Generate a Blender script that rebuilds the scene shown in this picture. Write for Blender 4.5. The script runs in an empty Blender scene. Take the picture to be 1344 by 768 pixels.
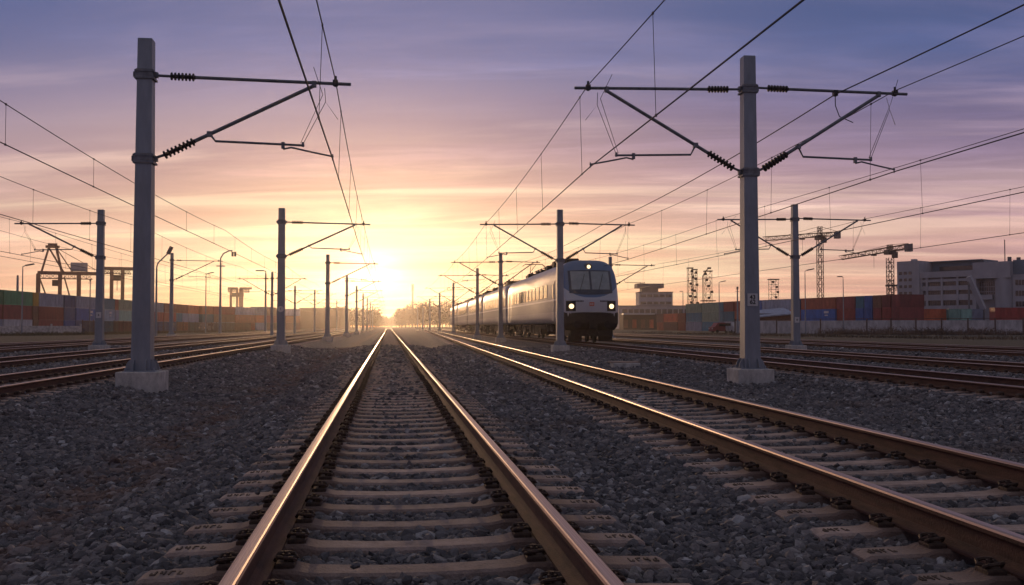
import bpy, math, random
import numpy as np
from mathutils import Vector, Matrix
R = math.radians
random.seed(7); rng = np.random.default_rng(7)
sc = bpy.context.scene
COL = sc.collection

# ------------------------------------------------------------------ camera
F = 1306.7                       # focal length in photo pixels (1344 wide, 35 mm lens)
CAMZ = 1.19
PITCH = math.atan(44 / F); YAW = math.atan(162 / F * math.cos(PITCH))
cd = bpy.data.cameras.new("camera"); cam = bpy.data.objects.new("camera", cd); COL.objects.link(cam)
cd.lens = 35; cd.sensor_width = 36; cd.clip_start = 0.1; cd.clip_end = 6000
cam.location = (0, 0, CAMZ); cam.rotation_euler = (R(90) + PITCH, 0, -YAW)
sc.camera = cam

def W(px, D):
    """world (x, y) of photo column px at optical depth D"""
    r = (px - 672) / F * D
    return (r * math.cos(YAW) + D * math.sin(YAW), D * math.cos(YAW) - r * math.sin(YAW))
def ZP(py, D):
    return CAMZ + (428 - py) / F * D

# ------------------------------------------------------------------ light, sky, exposure
SUN_EL, SUN_AZ = R(3.1), R(-0.9)          # azimuth measured from +Y towards +X
sd = Vector((math.sin(SUN_AZ) * math.cos(SUN_EL), math.cos(SUN_AZ) * math.cos(SUN_EL), math.sin(SUN_EL)))
ld = bpy.data.lights.new("sun", 'SUN'); sun = bpy.data.objects.new("sun", ld); COL.objects.link(sun)
ld.energy = 0.85; ld.angle = R(2.0); ld.color = (1.0, 0.60, 0.31)
sun.rotation_euler = (-sd).to_track_quat('-Z', 'Y').to_euler()

world = bpy.data.worlds.new("World"); sc.world = world; world.use_nodes = True
def build_world():
    nt = world.node_tree; N = nt.nodes; L = nt.links; N.clear()
    def m(op, a, b=None, c=None, clamp=False):
        n = N.new('ShaderNodeMath'); n.operation = op; n.use_clamp = clamp
        for i, v in enumerate((a, b, c)):
            if v is None: continue
            if isinstance(v, (int, float)): n.inputs[i].default_value = v
            else: L.new(v, n.inputs[i])
        return n.outputs[0]
    def ramp(fac, stops):
        n = N.new('ShaderNodeValToRGB'); e = n.color_ramp.elements
        n.color_ramp.interpolation = 'B_SPLINE'
        while len(e) < len(stops): e.new(0.5)
        for el, (p, c) in zip(e, stops): el.position = p; el.color = (*c, 1)
        L.new(fac, n.inputs[0]); return n.outputs[0]
    def mix(f, a, b, kind='MIX'):
        n = N.new('ShaderNodeMix'); n.data_type = 'RGBA'; n.blend_type = kind
        for s, v in ((n.inputs[0], f), (n.inputs[6], a), (n.inputs[7], b)):
            if isinstance(v, (int, float)): s.default_value = v
            elif isinstance(v, tuple): s.default_value = (*v, 1)
            else: L.new(v, s)
        return n.outputs[2]
    tc = N.new('ShaderNodeTexCoord'); sp = N.new('ShaderNodeSeparateXYZ'); L.new(tc.outputs['Generated'], sp.inputs[0])
    x, y, z = sp.outputs
    zc = m('MAXIMUM', z, 0.0)
    # azimuth from the sun
    az = m('ABSOLUTE', m('SUBTRACT', m('ARCTAN2', x, y), SUN_AZ))
    near = m('POWER', 2.718, m('MULTIPLY', -1.0, m('POWER', m('DIVIDE', az, R(23)), 2.0)))
    dt = N.new('ShaderNodeVectorMath'); dt.operation = 'DOT_PRODUCT'
    L.new(tc.outputs['Generated'], dt.inputs[0]); dt.inputs[1].default_value = sd
    ang = m('ARCCOSINE', m('MINIMUM', dt.outputs['Value'], 0.99999))
    zr = m('POWER', zc, 0.5)                        # spread the low sky over the ramp
    q = lambda v: v ** 0.5
    far = ramp(zr, [(0, (.60, .31, .25)), (q(.04), (.64, .34, .29)), (q(.09), (.62, .385, .345)), (q(.14), (.35, .245, .30)),
                    (q(.19), (.13, .12, .27)), (q(.24), (.05, .088, .235)), (q(.32), (.021, .056, .185)), (q(.5), (.13, .13, .17)), (1, (.19, .175, .195))])
    nea = ramp(zr, [(0, (.90, .42, .15)), (q(.03), (.92, .51, .26)), (q(.08), (.86, .57, .39)), (q(.13), (.71, .48, .38)),
                    (q(.19), (.43, .31, .36)), (q(.25), (.16, .168, .335)), (q(.33), (.072, .105, .265)), (q(.5), (.17, .16, .20)), (1, (.19, .175, .195))])
    back = m('POWER', m('DIVIDE', m('ADD', 1.0, m('COSINE', az)), 2.0), .6)      # the half of the sky away from the sun is dimmer
    far = mix(m('MULTIPLY_ADD', back, .55, .45), (.15, .17, .215), far)
    col = mix(near, far, nea)
    # cloud streaks on a high flat layer
    dz = m('ADD', zc, 0.06)
    cx, cy = m('DIVIDE', x, dz), m('DIVIDE', y, dz)
    cb = N.new('ShaderNodeCombineXYZ'); L.new(m('MULTIPLY', cx, 0.30), cb.inputs[0]); L.new(m('ADD', cy, m('MULTIPLY', cx, 0.22)), cb.inputs[1])
    def noise(scale, det, rough, dist, off):
        mp = N.new('ShaderNodeMapping'); L.new(cb.outputs[0], mp.inputs[0]); mp.inputs[1].default_value = (off, off * .7, 0)
        n = N.new('ShaderNodeTexNoise'); n.inputs['Scale'].default_value = scale; n.inputs['Detail'].default_value = det
        n.inputs['Roughness'].default_value = rough; n.inputs['Distortion'].default_value = dist
        L.new(mp.outputs[0], n.inputs['Vector']); return n.outputs['Fac']
    def rng_(v, a, b):
        n = N.new('ShaderNodeMapRange'); n.interpolation_type = 'SMOOTHSTEP'; L.new(v, n.inputs[0])
        n.inputs[1].default_value = a; n.inputs[2].default_value = b; return n.outputs[0]
    c1 = noise(.75, 8, .56, .5, 3.1)
    c2 = noise(1.15, 8, .56, .6, 11.7)
    c3 = noise(.45, 4, .5, .3, 7.3)
    dark = rng_(m('MULTIPLY_ADD', c3, .5, m('MULTIPLY', c1, .5)), .43, .60); light = rng_(c2, .46, .64)
    clf = ramp(zr, [(0, (.48, .25, .24)), (q(.08), (.40, .24, .28)), (q(.15), (.20, .145, .25)), (q(.22), (.09, .09, .21)), (q(.33), (.03, .05, .15)), (q(.5), (.12, .12, .16)), (1, (.19, .175, .195))])
    cln = ramp(zr, [(0, (.95, .50, .20)), (q(.05), (.84, .45, .21)), (q(.10), (.66, .37, .25)), (q(.15), (.44, .265, .26)), (q(.2), (.27, .19, .27)), (q(.28), (.11, .11, .26)), (q(.5), (.15, .14, .18)), (1, (.19, .175, .195))])
    col = mix(m('MULTIPLY', dark, .85), col, mix(near, clf, cln))
    llf = ramp(zr, [(0, (.72, .40, .30)), (q(.1), (.80, .50, .44)), (q(.18), (.38, .28, .40)), (q(.27), (.12, .13, .29)), (q(.4), (.06, .08, .2)), (q(.5), (.12, .12, .16)), (1, (.19, .175, .195))])
    lln = ramp(zr, [(0, (1.2, .84, .40)), (q(.08), (1.35, 1.0, .58)), (q(.13), (1.1, .76, .52)), (q(.2), (.58, .43, .45)), (q(.3), (.19, .19, .40)), (q(.5), (.15, .14, .18)), (1, (.19, .175, .195))])
    col = mix(m('MULTIPLY', light, .6), col, mix(near, llf, lln))
    c4 = noise(2.6, 10, .66, .9, 21.3); c5 = noise(.9, 6, .6, .4, 33.1)
    tex = m('MULTIPLY_ADD', m('MULTIPLY', rng_(c5, .38, .62), rng_(c4, .36, .66)), .32, .95)
    tv = N.new('ShaderNodeVectorMath'); tv.operation = 'SCALE'; L.new(col, tv.inputs[0]); L.new(tex, tv.inputs[3]); col = tv.outputs[0]
    # veiled sun: the glow spreads sideways along the cloud layers
    el = m('ARCSINE', m('MAXIMUM', m('MINIMUM', z, .9999), -.9999))
    def glow(wa, we, p, c, k=None):
        r2 = m('ADD', m('POWER', m('DIVIDE', az, R(wa)), 2.0), m('POWER', m('ABSOLUTE', m('DIVIDE', m('SUBTRACT', el, SUN_EL), R(we))), 2.0))
        g = m('POWER', 2.718, m('MULTIPLY', -1.0, m('POWER', r2, p / 2)))
        if k is not None: g = m('MULTIPLY', g, k)
        n = N.new('ShaderNodeVectorMath'); n.operation = 'SCALE'; n.inputs[0].default_value = c; L.new(g, n.inputs[3]); return n.outputs[0]
    def addv(a, b):
        n = N.new('ShaderNodeVectorMath'); L.new(a, n.inputs[0]); L.new(b, n.inputs[1]); return n.outputs[0]
    thin = m('SUBTRACT', 1.2, m('MULTIPLY', dark, .7))
    col = addv(col, glow(7.0, 3.4, 1.0, (.17, .10, .042), thin))
    col = addv(col, glow(1.4, .85, 2.0, (1.2, 1.0, .65), thin))
    sky = N.new('ShaderNodeTexSky'); sky.sky_type = 'NISHITA'; sky.sun_disc = False
    sky.sun_elevation = SUN_EL; sky.sun_rotation = SUN_AZ
    b1 = N.new('ShaderNodeBackground'); L.new(sky.outputs[0], b1.inputs[0]); b1.inputs[1].default_value = 0.006
    b2 = N.new('ShaderNodeBackground'); L.new(col, b2.inputs[0]); b2.inputs[1].default_value = 1.0
    ad = N.new('ShaderNodeAddShader'); L.new(b1.outputs[0], ad.inputs[0]); L.new(b2.outputs[0], ad.inputs[1])
    o = N.new('ShaderNodeOutputWorld'); L.new(ad.outputs[0], o.inputs[0])
build_world()
sc.view_settings.view_transform = 'Standard'; sc.view_settings.look = 'None'
sc.view_settings.exposure = 0.18; sc.view_settings.gamma = 1.0; sc.view_settings.use_curve_mapping = False
sc.render.engine = 'CYCLES'
sc.cycles.max_bounces = 6; sc.cycles.diffuse_bounces = 2; sc.cycles.glossy_bounces = 3; sc.cycles.volume_bounces = 0
sc.cycles.use_denoising = True
try: sc.cycles.denoiser = 'OPENIMAGEDENOISE'
except Exception: pass
HAZE_DENSITY = 0.00021

# ------------------------------------------------------------------ mesh helpers
class MB:
    def __init__(s): s.v = []; s.f = []; s.mi = []
    def add(s, vs, fs, mi=0):
        b = len(s.v); s.v += [tuple(p) for p in vs]; s.f += [tuple(i + b for i in f) for f in fs]; s.mi += [mi] * len(fs)
    def box(s, c, d, mi=0, rot=None, top=(1, 1)):
        x, y, z = d[0] / 2, d[1] / 2, d[2] / 2
        vs = [Vector((sx * x * (top[0] if sz > 0 else 1), sy * y * (top[1] if sz > 0 else 1), sz * z)) for sz in (-1, 1) for sx, sy in ((-1, -1), (1, -1), (1, 1), (-1, 1))]
        if rot is not None: vs = [rot @ v for v in vs]
        s.add([v + Vector(c) for v in vs], [(3, 2, 1, 0), (4, 5, 6, 7), (0, 1, 5, 4), (1, 2, 6, 5), (2, 3, 7, 6), (3, 0, 4, 7)], mi)
    def cbox(s, c, d, ch=.02, mi=0):
        """box with chamfered vertical and top edges"""
        x, y, z = d[0] / 2, d[1] / 2, d[2] / 2
        def ring(h, k):
            a, b = x - k, y - k; e = ch
            return [(-a + e, -b, h), (a - e, -b, h), (a, -b + e, h), (a, b - e, h), (a - e, b, h), (-a + e, b, h), (-a, b - e, h), (-a, -b + e, h)]
        vs = ring(-z, 0) + ring(z - ch, 0) + ring(z, ch)
        vs = [(p[0] + c[0], p[1] + c[1], p[2] + c[2]) for p in vs]
        fs = [tuple(range(7, -1, -1)), tuple(range(16, 24))]
        for r in (0, 8):
            for i in range(8): j = (i + 1) % 8; fs.append((r + i, r + j, r + 8 + j, r + 8 + i))
        s.add(vs, fs, mi)
    def tube(s, pts, r, n=6, mi=0, caps=True):
        pts = [Vector(p) for p in pts]; rs = r if isinstance(r, (list, tuple)) else [r] * len(pts)
        vs = []; up0 = None
        for i, p in enumerate(pts):
            t = (pts[min(i + 1, len(pts) - 1)] - pts[max(i - 1, 0)]).normalized()
            a = t.cross(Vector((0, 0, 1)))
            if a.length < .05: a = t.cross(Vector((0, 1, 0)))
            a.normalize(); b = a.cross(t)
            for k in range(n):
                w = 2 * math.pi * k / n; vs.append(p + a * math.cos(w) * rs[i] + b * math.sin(w) * rs[i])
        fs = [(i * n + k, i * n + (k + 1) % n, (i + 1) * n + (k + 1) % n, (i + 1) * n + k) for i in range(len(pts) - 1) for k in range(n)]
        if caps: fs += [tuple(range(n - 1, -1, -1)), tuple((len(pts) - 1) * n + k for k in range(n))]
        s.add(vs, fs, mi)
    def loft(s, rings, mi=0, caps=True, closed=True):
        n = len(rings[0]); vs = [p for r in rings for p in r]; fs = []
        for i in range(len(rings) - 1):
            for k in range(n if closed else n - 1):
                j = (k + 1) % n; fs.append((i * n + k, i * n + j, (i + 1) * n + j, (i + 1) * n + k))
        if caps: fs += [tuple(range(n - 1, -1, -1)), tuple((len(rings) - 1) * n + k for k in range(n))]
        s.add(vs, fs, mi)
    def sheds(s, p, q, r, n, seg=8, core=.5):
        """ribbed insulator between p and q"""
        p, q = Vector(p), Vector(q); pts = []; rs = []
        for i in range(n):
            for f, k in ((0, core), (.12, 1), (.5, 1), (.62, core)):
                pts.append(p.lerp(q, (i + f) / n)); rs.append(r * k)
        pts.append(q); rs.append(r * core); s.tube(pts, rs, seg)
    def mesh(s, name, mats, smooth=False):
        me = bpy.data.meshes.new(name); me.from_pydata(s.v, [], s.f)
        for m_ in (mats if isinstance(mats, (list, tuple)) else [mats]): me.materials.append(m_)
        if any(s.mi): me.polygons.foreach_set('material_index', s.mi)
        if smooth: me.polygons.foreach_set('use_smooth', [True] * len(s.f))
        me.update(); return me
    def build(s, name, mats, parent=None, smooth=False, **kw):
        return link(name, s.mesh(name, mats, smooth), parent, **kw)

def link(name, me, parent=None, loc=(0, 0, 0), rotz=0.0, label=None, cat=None, group=None, kind=None):
    o = bpy.data.objects.new(name, me); COL.objects.link(o)
    o.location = loc; o.rotation_euler = (0, 0, rotz)
    if parent is not None: o.parent = parent
    tag(o, label, cat, group, kind); return o
def tag(o, label=None, cat=None, group=None, kind=None):
    for k, v in (('label', label), ('category', cat), ('group', group), ('kind', kind)):
        if v: o[k] = v
    return o
def thing(name, label, cat, loc=(0, 0, 0), rotz=0.0, group=None):
    return link(name, None, None, loc, rotz, label, cat, group)
def copy_tree(o, parent=None):
    c = o.copy(); COL.objects.link(c)
    if parent is not None: c.parent = parent
    for ch in list(KIDS.get(o.name, [])): copy_tree(ch, c)
    return c
KIDS = {}
def kids_scan():
    KIDS.clear()
    for o in COL.objects:
        if o.parent: KIDS.setdefault(o.parent.name, []).append(o)

# ------------------------------------------------------------------ materials
def srgb(r, g, b):
    f = lambda c: (c / 255 / 12.92) if c <= 10 else ((c / 255 + .055) / 1.055) ** 2.4
    return (f(r), f(g), f(b))
def mat(name, col, rough=.6, metal=0.0, var=.25, scale=6.0, bump=0.0, bscale=40.0, col2=None, stretch=None, spec=.5, coord='Object', emit=None, es=0):
    m_ = bpy.data.materials.new(name); m_.use_nodes = True; nt = m_.node_tree; N = nt.nodes; L = nt.links
    b = N['Principled BSDF']; b.inputs['Roughness'].default_value = rough; b.inputs['Metallic'].default_value = metal
    b.inputs['Specular IOR Level'].default_value = spec
    tc = N.new('ShaderNodeTexCoord'); mp = N.new('ShaderNodeMapping'); L.new(tc.outputs[coord], mp.inputs[0])
    if stretch: mp.inputs[3].default_value = stretch
    n = N.new('ShaderNodeTexNoise'); n.inputs['Scale'].default_value = scale; n.inputs['Detail'].default_value = 6; n.inputs['Roughness'].default_value = .65
    L.new(mp.outputs[0], n.inputs['Vector'])
    r = N.new('ShaderNodeValToRGB'); L.new(n.outputs['Fac'], r.inputs[0])
    c2 = col2 or tuple(c * (1 - var) for c in col)
    c1 = col if col2 else tuple(min(1, c * (1 + var)) for c in col)
    r.color_ramp.elements[0].position = .33; r.color_ramp.elements[0].color = (*c2, 1)
    r.color_ramp.elements[1].position = .67; r.color_ramp.elements[1].color = (*c1, 1)
    if name.startswith(('container_', 'sleeper_')):           # every copy slightly lighter or darker than its neighbour
        oi = N.new('ShaderNodeObjectInfo'); mr_ = N.new('ShaderNodeMapRange'); L.new(oi.outputs['Random'], mr_.inputs[0])
        mr_.inputs[3].default_value = .68; mr_.inputs[4].default_value = 1.2
        vs_ = N.new('ShaderNodeVectorMath'); vs_.operation = 'SCALE'; L.new(r.outputs[0], vs_.inputs[0]); L.new(mr_.outputs[0], vs_.inputs[3]); L.new(vs_.outputs[0], b.inputs['Base Color'])
        if name.startswith('sleeper_'):                          # rust washed off the fastenings stains the rail seats
            sx_ = N.new('ShaderNodeSeparateXYZ'); L.new(tc.outputs['Object'], sx_.inputs[0])
            def mm_(op, a_, b_):
                q_ = N.new('ShaderNodeMath'); q_.operation = op
                for i_, v_ in enumerate((a_, b_)):
                    if isinstance(v_, (int, float)): q_.inputs[i_].default_value = v_
                    else: L.new(v_, q_.inputs[i_])
                return q_.outputs[0]
            d_ = mm_('ABSOLUTE', mm_('SUBTRACT', mm_('ABSOLUTE', sx_.outputs[0], 0), .75), 0)
            st_ = N.new('ShaderNodeMapRange'); st_.interpolation_type = 'SMOOTHSTEP'; L.new(mm_('ADD', d_, mm_('MULTIPLY', n.outputs['Fac'], -.45)), st_.inputs[0])
            st_.inputs[1].default_value = .16; st_.inputs[2].default_value = -.12; st_.inputs[3].default_value = 0; st_.inputs[4].default_value = .75
            mx_ = N.new('ShaderNodeMix'); mx_.data_type = 'RGBA'; L.new(st_.outputs[0], mx_.inputs[0]); L.new(vs_.outputs[0], mx_.inputs[6]); mx_.inputs[7].default_value = (.10, .055, .038, 1)
            L.new(mx_.outputs[2], b.inputs['Base Color'])
        ad_ = N.new('ShaderNodeVectorMath'); L.new(tc.outputs[coord], ad_.inputs[0]); cb_ = N.new('ShaderNodeCombineXYZ'); sc2 = N.new('ShaderNodeMath'); sc2.operation = 'MULTIPLY'; sc2.inputs[1].default_value = 90
        L.new(oi.outputs['Random'], sc2.inputs[0]); L.new(sc2.outputs[0], cb_.inputs[0]); L.new(sc2.outputs[0], cb_.inputs[1]); L.new(cb_.outputs[0], ad_.inputs[1]); L.new(ad_.outputs[0], mp.inputs[0])
    else: L.new(r.outputs[0], b.inputs['Base Color'])
    if bump:
        n2 = N.new('ShaderNodeTexNoise'); n2.inputs['Scale'].default_value = bscale; n2.inputs['Detail'].default_value = 4; L.new(tc.outputs[coord], n2.inputs['Vector'])
        bp = N.new('ShaderNodeBump'); bp.inputs['Strength'].default_value = bump; bp.inputs['Distance'].default_value = .02
        L.new(n2.outputs['Fac'], bp.inputs['Height']); L.new(bp.outputs[0], b.inputs['Normal'])
    if emit: b.inputs['Emission Color'].default_value = (*emit, 1); b.inputs['Emission Strength'].default_value = es
    return m_

M = {}
M['mast'] = mat('galvanised_mast', (.22, .25, .29), .5, .3, .16, 4.0, .12, 25, stretch=(1, 1, .25))
M['mast_dark'] = mat('dark_fitting', (.05, .05, .055), .6, .3, .3, 10)
M['tube'] = mat('grey_tube', (.15, .16, .18), .5, .4, .3, 8)
M['insulator'] = mat('brown_insulator', (.03, .024, .022), .6, 0, .3, 8)
M['foundation'] = mat('foundation_concrete', (.46, .44, .41), .9, 0, .38, 5.0, .5, 30, stretch=(1, 1, .5))
M['sleeper'] = mat('sleeper_concrete', (.37, .275, .235), .92, 0, .28, 9.0, .6, 60, coord='Object')
M['clip'] = mat('rusty_clip', (.06, .035, .025), .75, .2, .5, 30, .3, 90)
M['rust'] = mat('rail_rust', (.085, .036, .022), .85, .0, .45, 5.0, .25, 70, stretch=(3, .6, 3))
M['wire'] = mat('wire', (.03, .03, .03), .5, .3, .2, 2)
M['white_sign'] = mat('sign_white', (.55, .55, .55), .5, 0, .08, 6)
M['black'] = mat('marking_black', (.015, .015, .015), .6, 0, .2, 6)
M['glass'] = mat('dark_glass', (.02, .025, .03), .08, 0, .2, 3)
M['rubber'] = mat('black_rubber', (.015, .015, .016), .7, 0, .3, 8)
M['under'] = mat('underframe', (.014, .013, .013), .75, .1, .5, 5, .2, 30)
M['lamp_on'] = mat('headlamp_lit', (1, .9, .7), .3, emit=(1, .70, .36), es=1.9)
M['lamp_off'] = mat('lamp_head', (.10, .10, .11), .4, .4, .2, 5)

def rail_top():
    m_ = bpy.data.materials.new('polished_rail_head'); m_.use_nodes = True; N = m_.node_tree.nodes; L = m_.node_tree.links; b = N['Principled BSDF']
    tc = N.new('ShaderNodeTexCoord'); mp = N.new('ShaderNodeMapping'); mp.inputs[3].default_value = (220, .35, 220); L.new(tc.outputs['Object'], mp.inputs[0])
    n = N.new('ShaderNodeTexNoise'); n.inputs['Scale'].default_value = 1; n.inputs['Detail'].default_value = 3; L.new(mp.outputs[0], n.inputs[0])
    r = N.new('ShaderNodeValToRGB'); L.new(n.outputs['Fac'], r.inputs[0])
    r.color_ramp.elements[0].position = .35; r.color_ramp.elements[0].color = (.30, .19, .15, 1); r.color_ramp.elements[1].position = .65; r.color_ramp.elements[1].color = (.50, .37, .31, 1)
    L.new(r.outputs[0], b.inputs['Base Color']); b.inputs['Metallic'].default_value = 1
    mr = N.new('ShaderNodeMapRange'); L.new(n.outputs['Fac'], mr.inputs[0]); mr.inputs[3].default_value = .48; mr.inputs[4].default_value = .30
    L.new(mr.outputs[0], b.inputs['Roughness']); return m_
M['rail_top'] = rail_top()

def ballast_like(name, stones):
    """stones=True: one loose stone; else the bed below and beyond them"""
    m_ = bpy.data.materials.new(name); m_.use_nodes = True; nt = m_.node_tree; N = nt.nodes; L = nt.links; b = N['Principled BSDF']
    b.inputs['Roughness'].default_value = .85; b.inputs['Specular IOR Level'].default_value = .35
    g = N.new('ShaderNodeNewGeometry')
    def mixc(f, a, c, kind='MIX'):
        n = N.new('ShaderNodeMix'); n.data_type = 'RGBA'; n.blend_type = kind
        for s, v in ((n.inputs[0], f), (n.inputs[6], a), (n.inputs[7], c)):
            if isinstance(v, (int, float)): s.default_value = v
            elif isinstance(v, tuple): s.default_value = (*v, 1)
            else: L.new(v, s)
        return n.outputs[2]
    def noise(scale, det=4, vec=None):
        n = N.new('ShaderNodeTexNoise'); n.inputs['Scale'].default_value = scale; n.inputs['Detail'].default_value = det
        L.new(vec or g.outputs['Position'], n.inputs['Vector']); return n.outputs['Fac']
    def mr(v, a, c, lo=0, hi=1):
        n = N.new('ShaderNodeMapRange'); n.interpolation_type = 'SMOOTHSTEP'; L.new(v, n.inputs[0]); n.inputs[1].default_value = a; n.inputs[2].default_value = c
        n.inputs[3].default_value = lo; n.inputs[4].default_value = hi; return n.outputs[0]
    if stones:
        oi = N.new('ShaderNodeObjectInfo'); rnd = oi.outputs['Random']
    else:
        vo = N.new('ShaderNodeTexVoronoi'); vo.inputs['Scale'].default_value = 15; L.new(g.outputs['Position'], vo.inputs['Vector'])
        sp = N.new('ShaderNodeSeparateColor'); L.new(vo.outputs['Color'], sp.inputs[0]); rnd = sp.outputs[0]
    r = N.new('ShaderNodeValToRGB'); L.new(rnd, r.inputs[0]); e = r.color_ramp.elements
    cols = [(0, (.06, .057, .06)), (.25, (.11, .104, .108)), (.55, (.165, .155, .16)), (.8, (.21, .185, .178)), (.93, (.28, .255, .245)), (1, (.46, .45, .45))]
    while len(e) < len(cols): e.new(.5)
    for el, (p, c) in zip(e, cols): el.position = p; el.color = (*c, 1)
    c = mixc(mr(noise(35, 3), .3, .7, 0, .35), r.outputs[0], (.06, .05, .048))
    # rusty dust carried by passing trains lies along a band of the shoulder
    sx = N.new('ShaderNodeSeparateXYZ'); L.new(g.outputs['Position'], sx.inputs[0])
    c = mixc(mr(noise(.45, 5), .52, .70, 0, .35), c, (.13, .08, .055))
    bd = N.new('ShaderNodeMath'); bd.operation = 'MULTIPLY_ADD'; L.new(noise(.7, 4), bd.inputs[0]); bd.inputs[1].default_value = 1.5; bd.inputs[2].default_value = 1.75
    bx = N.new('ShaderNodeMath'); L.new(sx.outputs[0], bx.inputs[0]); L.new(bd.outputs[0], bx.inputs[1])
    ba = N.new('ShaderNodeMath'); ba.operation = 'ABSOLUTE'; L.new(bx.outputs[0], ba.inputs[0])
    bm = N.new('ShaderNodeMath'); bm.operation = 'MULTIPLY'; L.new(mr(ba.outputs[0], .65, .1, 0, .5), bm.inputs[0]); L.new(mr(noise(3.0, 4), .36, .62), bm.inputs[1])
    c = mixc(bm.outputs[0], c, (.19, .095, .055))
    if not stones:
        # away from the tracks the ground turns to dirt and dry grass
        a = N.new('ShaderNodeMath'); a.operation = 'ABSOLUTE'
        sb = N.new('ShaderNodeMath'); sb.operation = 'SUBTRACT'; L.new(sx.outputs[0], sb.inputs[0]); sb.inputs[1].default_value = 5.5; L.new(sb.outputs[0], a.inputs[0])
        ad = N.new('ShaderNodeMath'); ad.operation = 'MULTIPLY_ADD'; L.new(noise(.3, 5), ad.inputs[0]); ad.inputs[1].default_value = 8; L.new(a.outputs[0], ad.inputs[2])
        dirt = mixc(mr(noise(2.2, 8), .35, .65), (.10, .075, .05), (.075, .075, .04))
        c = mixc(mr(ad.outputs[0], 33, 37), c, dirt)
        bp = N.new('ShaderNodeBump'); bp.inputs['Strength'].default_value = 1; bp.inputs['Distance'].default_value = .05; bp.invert = True
        L.new(vo.outputs['Distance'], bp.inputs['Height']); L.new(bp.outputs[0], b.inputs['Normal'])
    else:
        bp = N.new('ShaderNodeBump'); bp.inputs['Strength'].default_value = .6; bp.inputs['Distance'].default_value = .01
        L.new(noise(90, 3), bp.inputs['Height']); L.new(bp.outputs[0], b.inputs['Normal'])
    L.new(c, b.inputs['Base Color']); return m_
M['bed'] = ballast_like('ballast_bed', False); M['stone'] = ballast_like('ballast_stone', True)

# ------------------------------------------------------------------ tracks: where they run
#        centre X at Y=0, slope, first sleeper y, sleepers as parts, label
S1, S2, S3 = .026, .015, .020
TRACKS = [
    ('main', 0.13, 0.0, 2.2, 100, 'long straight middle track running from the camera towards the setting sun'),
    ('r1', 3.62, S1, 2.2, 100, 'second track with clear sleepers, just right of the middle track'),
    ('r2', 10.9, S2, 9.0, 90, 'track under the silver passenger train'),
    ('r3', 15.9, S3, 14, 0, 'track next beyond the train, on its far side'),
    ('r4', 23.6, S3, 20, 0, 'track just beyond the second right hand row of masts'),
    ('r5', 28.2, S3, 24, 0, 'outermost track before the weedy concrete wall'),
    ('l1', -7.15, 0.0, 9.0, 90, 'nearest track of the left yard, just behind the first tall mast'),
    ('l2', -11.5, 0.0, 12, 0, 'second track of the left yard, beyond the nearest one'),
    ('l3', -17.3, 0.0, 20, 0, 'third track of the left yard, beyond the masts with leftward arms'),
    ('l4', -21.6, 0.0, 24, 0, 'outermost track of the left yard, beside the container wall'),
]
GAUGE = 1.5; SP = .56; RAILZ = .02
TC = [(t[1], t[2]) for t in TRACKS]
def ground_h(x, y):
    d = np.full(np.shape(x), 1e9)
    for c, s in TC: d = np.minimum(d, np.abs(x - c - s * y))
    t = np.clip((d - 1.45) / 1.1, 0, 1); t = t * t * (3 - 2 * t)
    return -.048 - .165 * t + .018 * np.sin(x * 1.7 + y * .9) * np.cos(y * 1.3 - x * .6) * t

def build_ground():
    xs = np.concatenate([[-1400, -900, -500, -250, -120, -70, -45, -34], np.arange(-28, -12, .5), np.arange(-12, 20, .2), np.arange(20, 36, .5), [42, 55, 80, 130, 260, 500, 900, 1400]])
    ys = np.concatenate([[-1400, -600, -200, -60, -25, -10, -4], np.arange(0, 40, .4), np.arange(40, 130, 2), [135, 150, 170, 200, 240, 300, 400, 550, 800, 1100, 1400]])
    X, Y = np.meshgrid(xs, ys); Z = ground_h(X, Y)
    nx, ny = len(xs), len(ys)
    v = np.stack([X, Y, Z], -1).reshape(-1, 3)
    i = np.arange((ny - 1) * (nx - 1)); r, c = i // (nx - 1), i % (nx - 1); a = r * nx + c
    f = np.stack([a, a + 1, a + nx + 1, a + nx], -1)
    me = bpy.data.meshes.new('ground'); me.from_pydata(v.tolist(), [], f.tolist()); me.materials.append(M['bed'])
    me.polygons.foreach_set('use_smooth', [True] * len(f)); me.update()
    link('ground', me, kind='structure')
build_ground()

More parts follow.
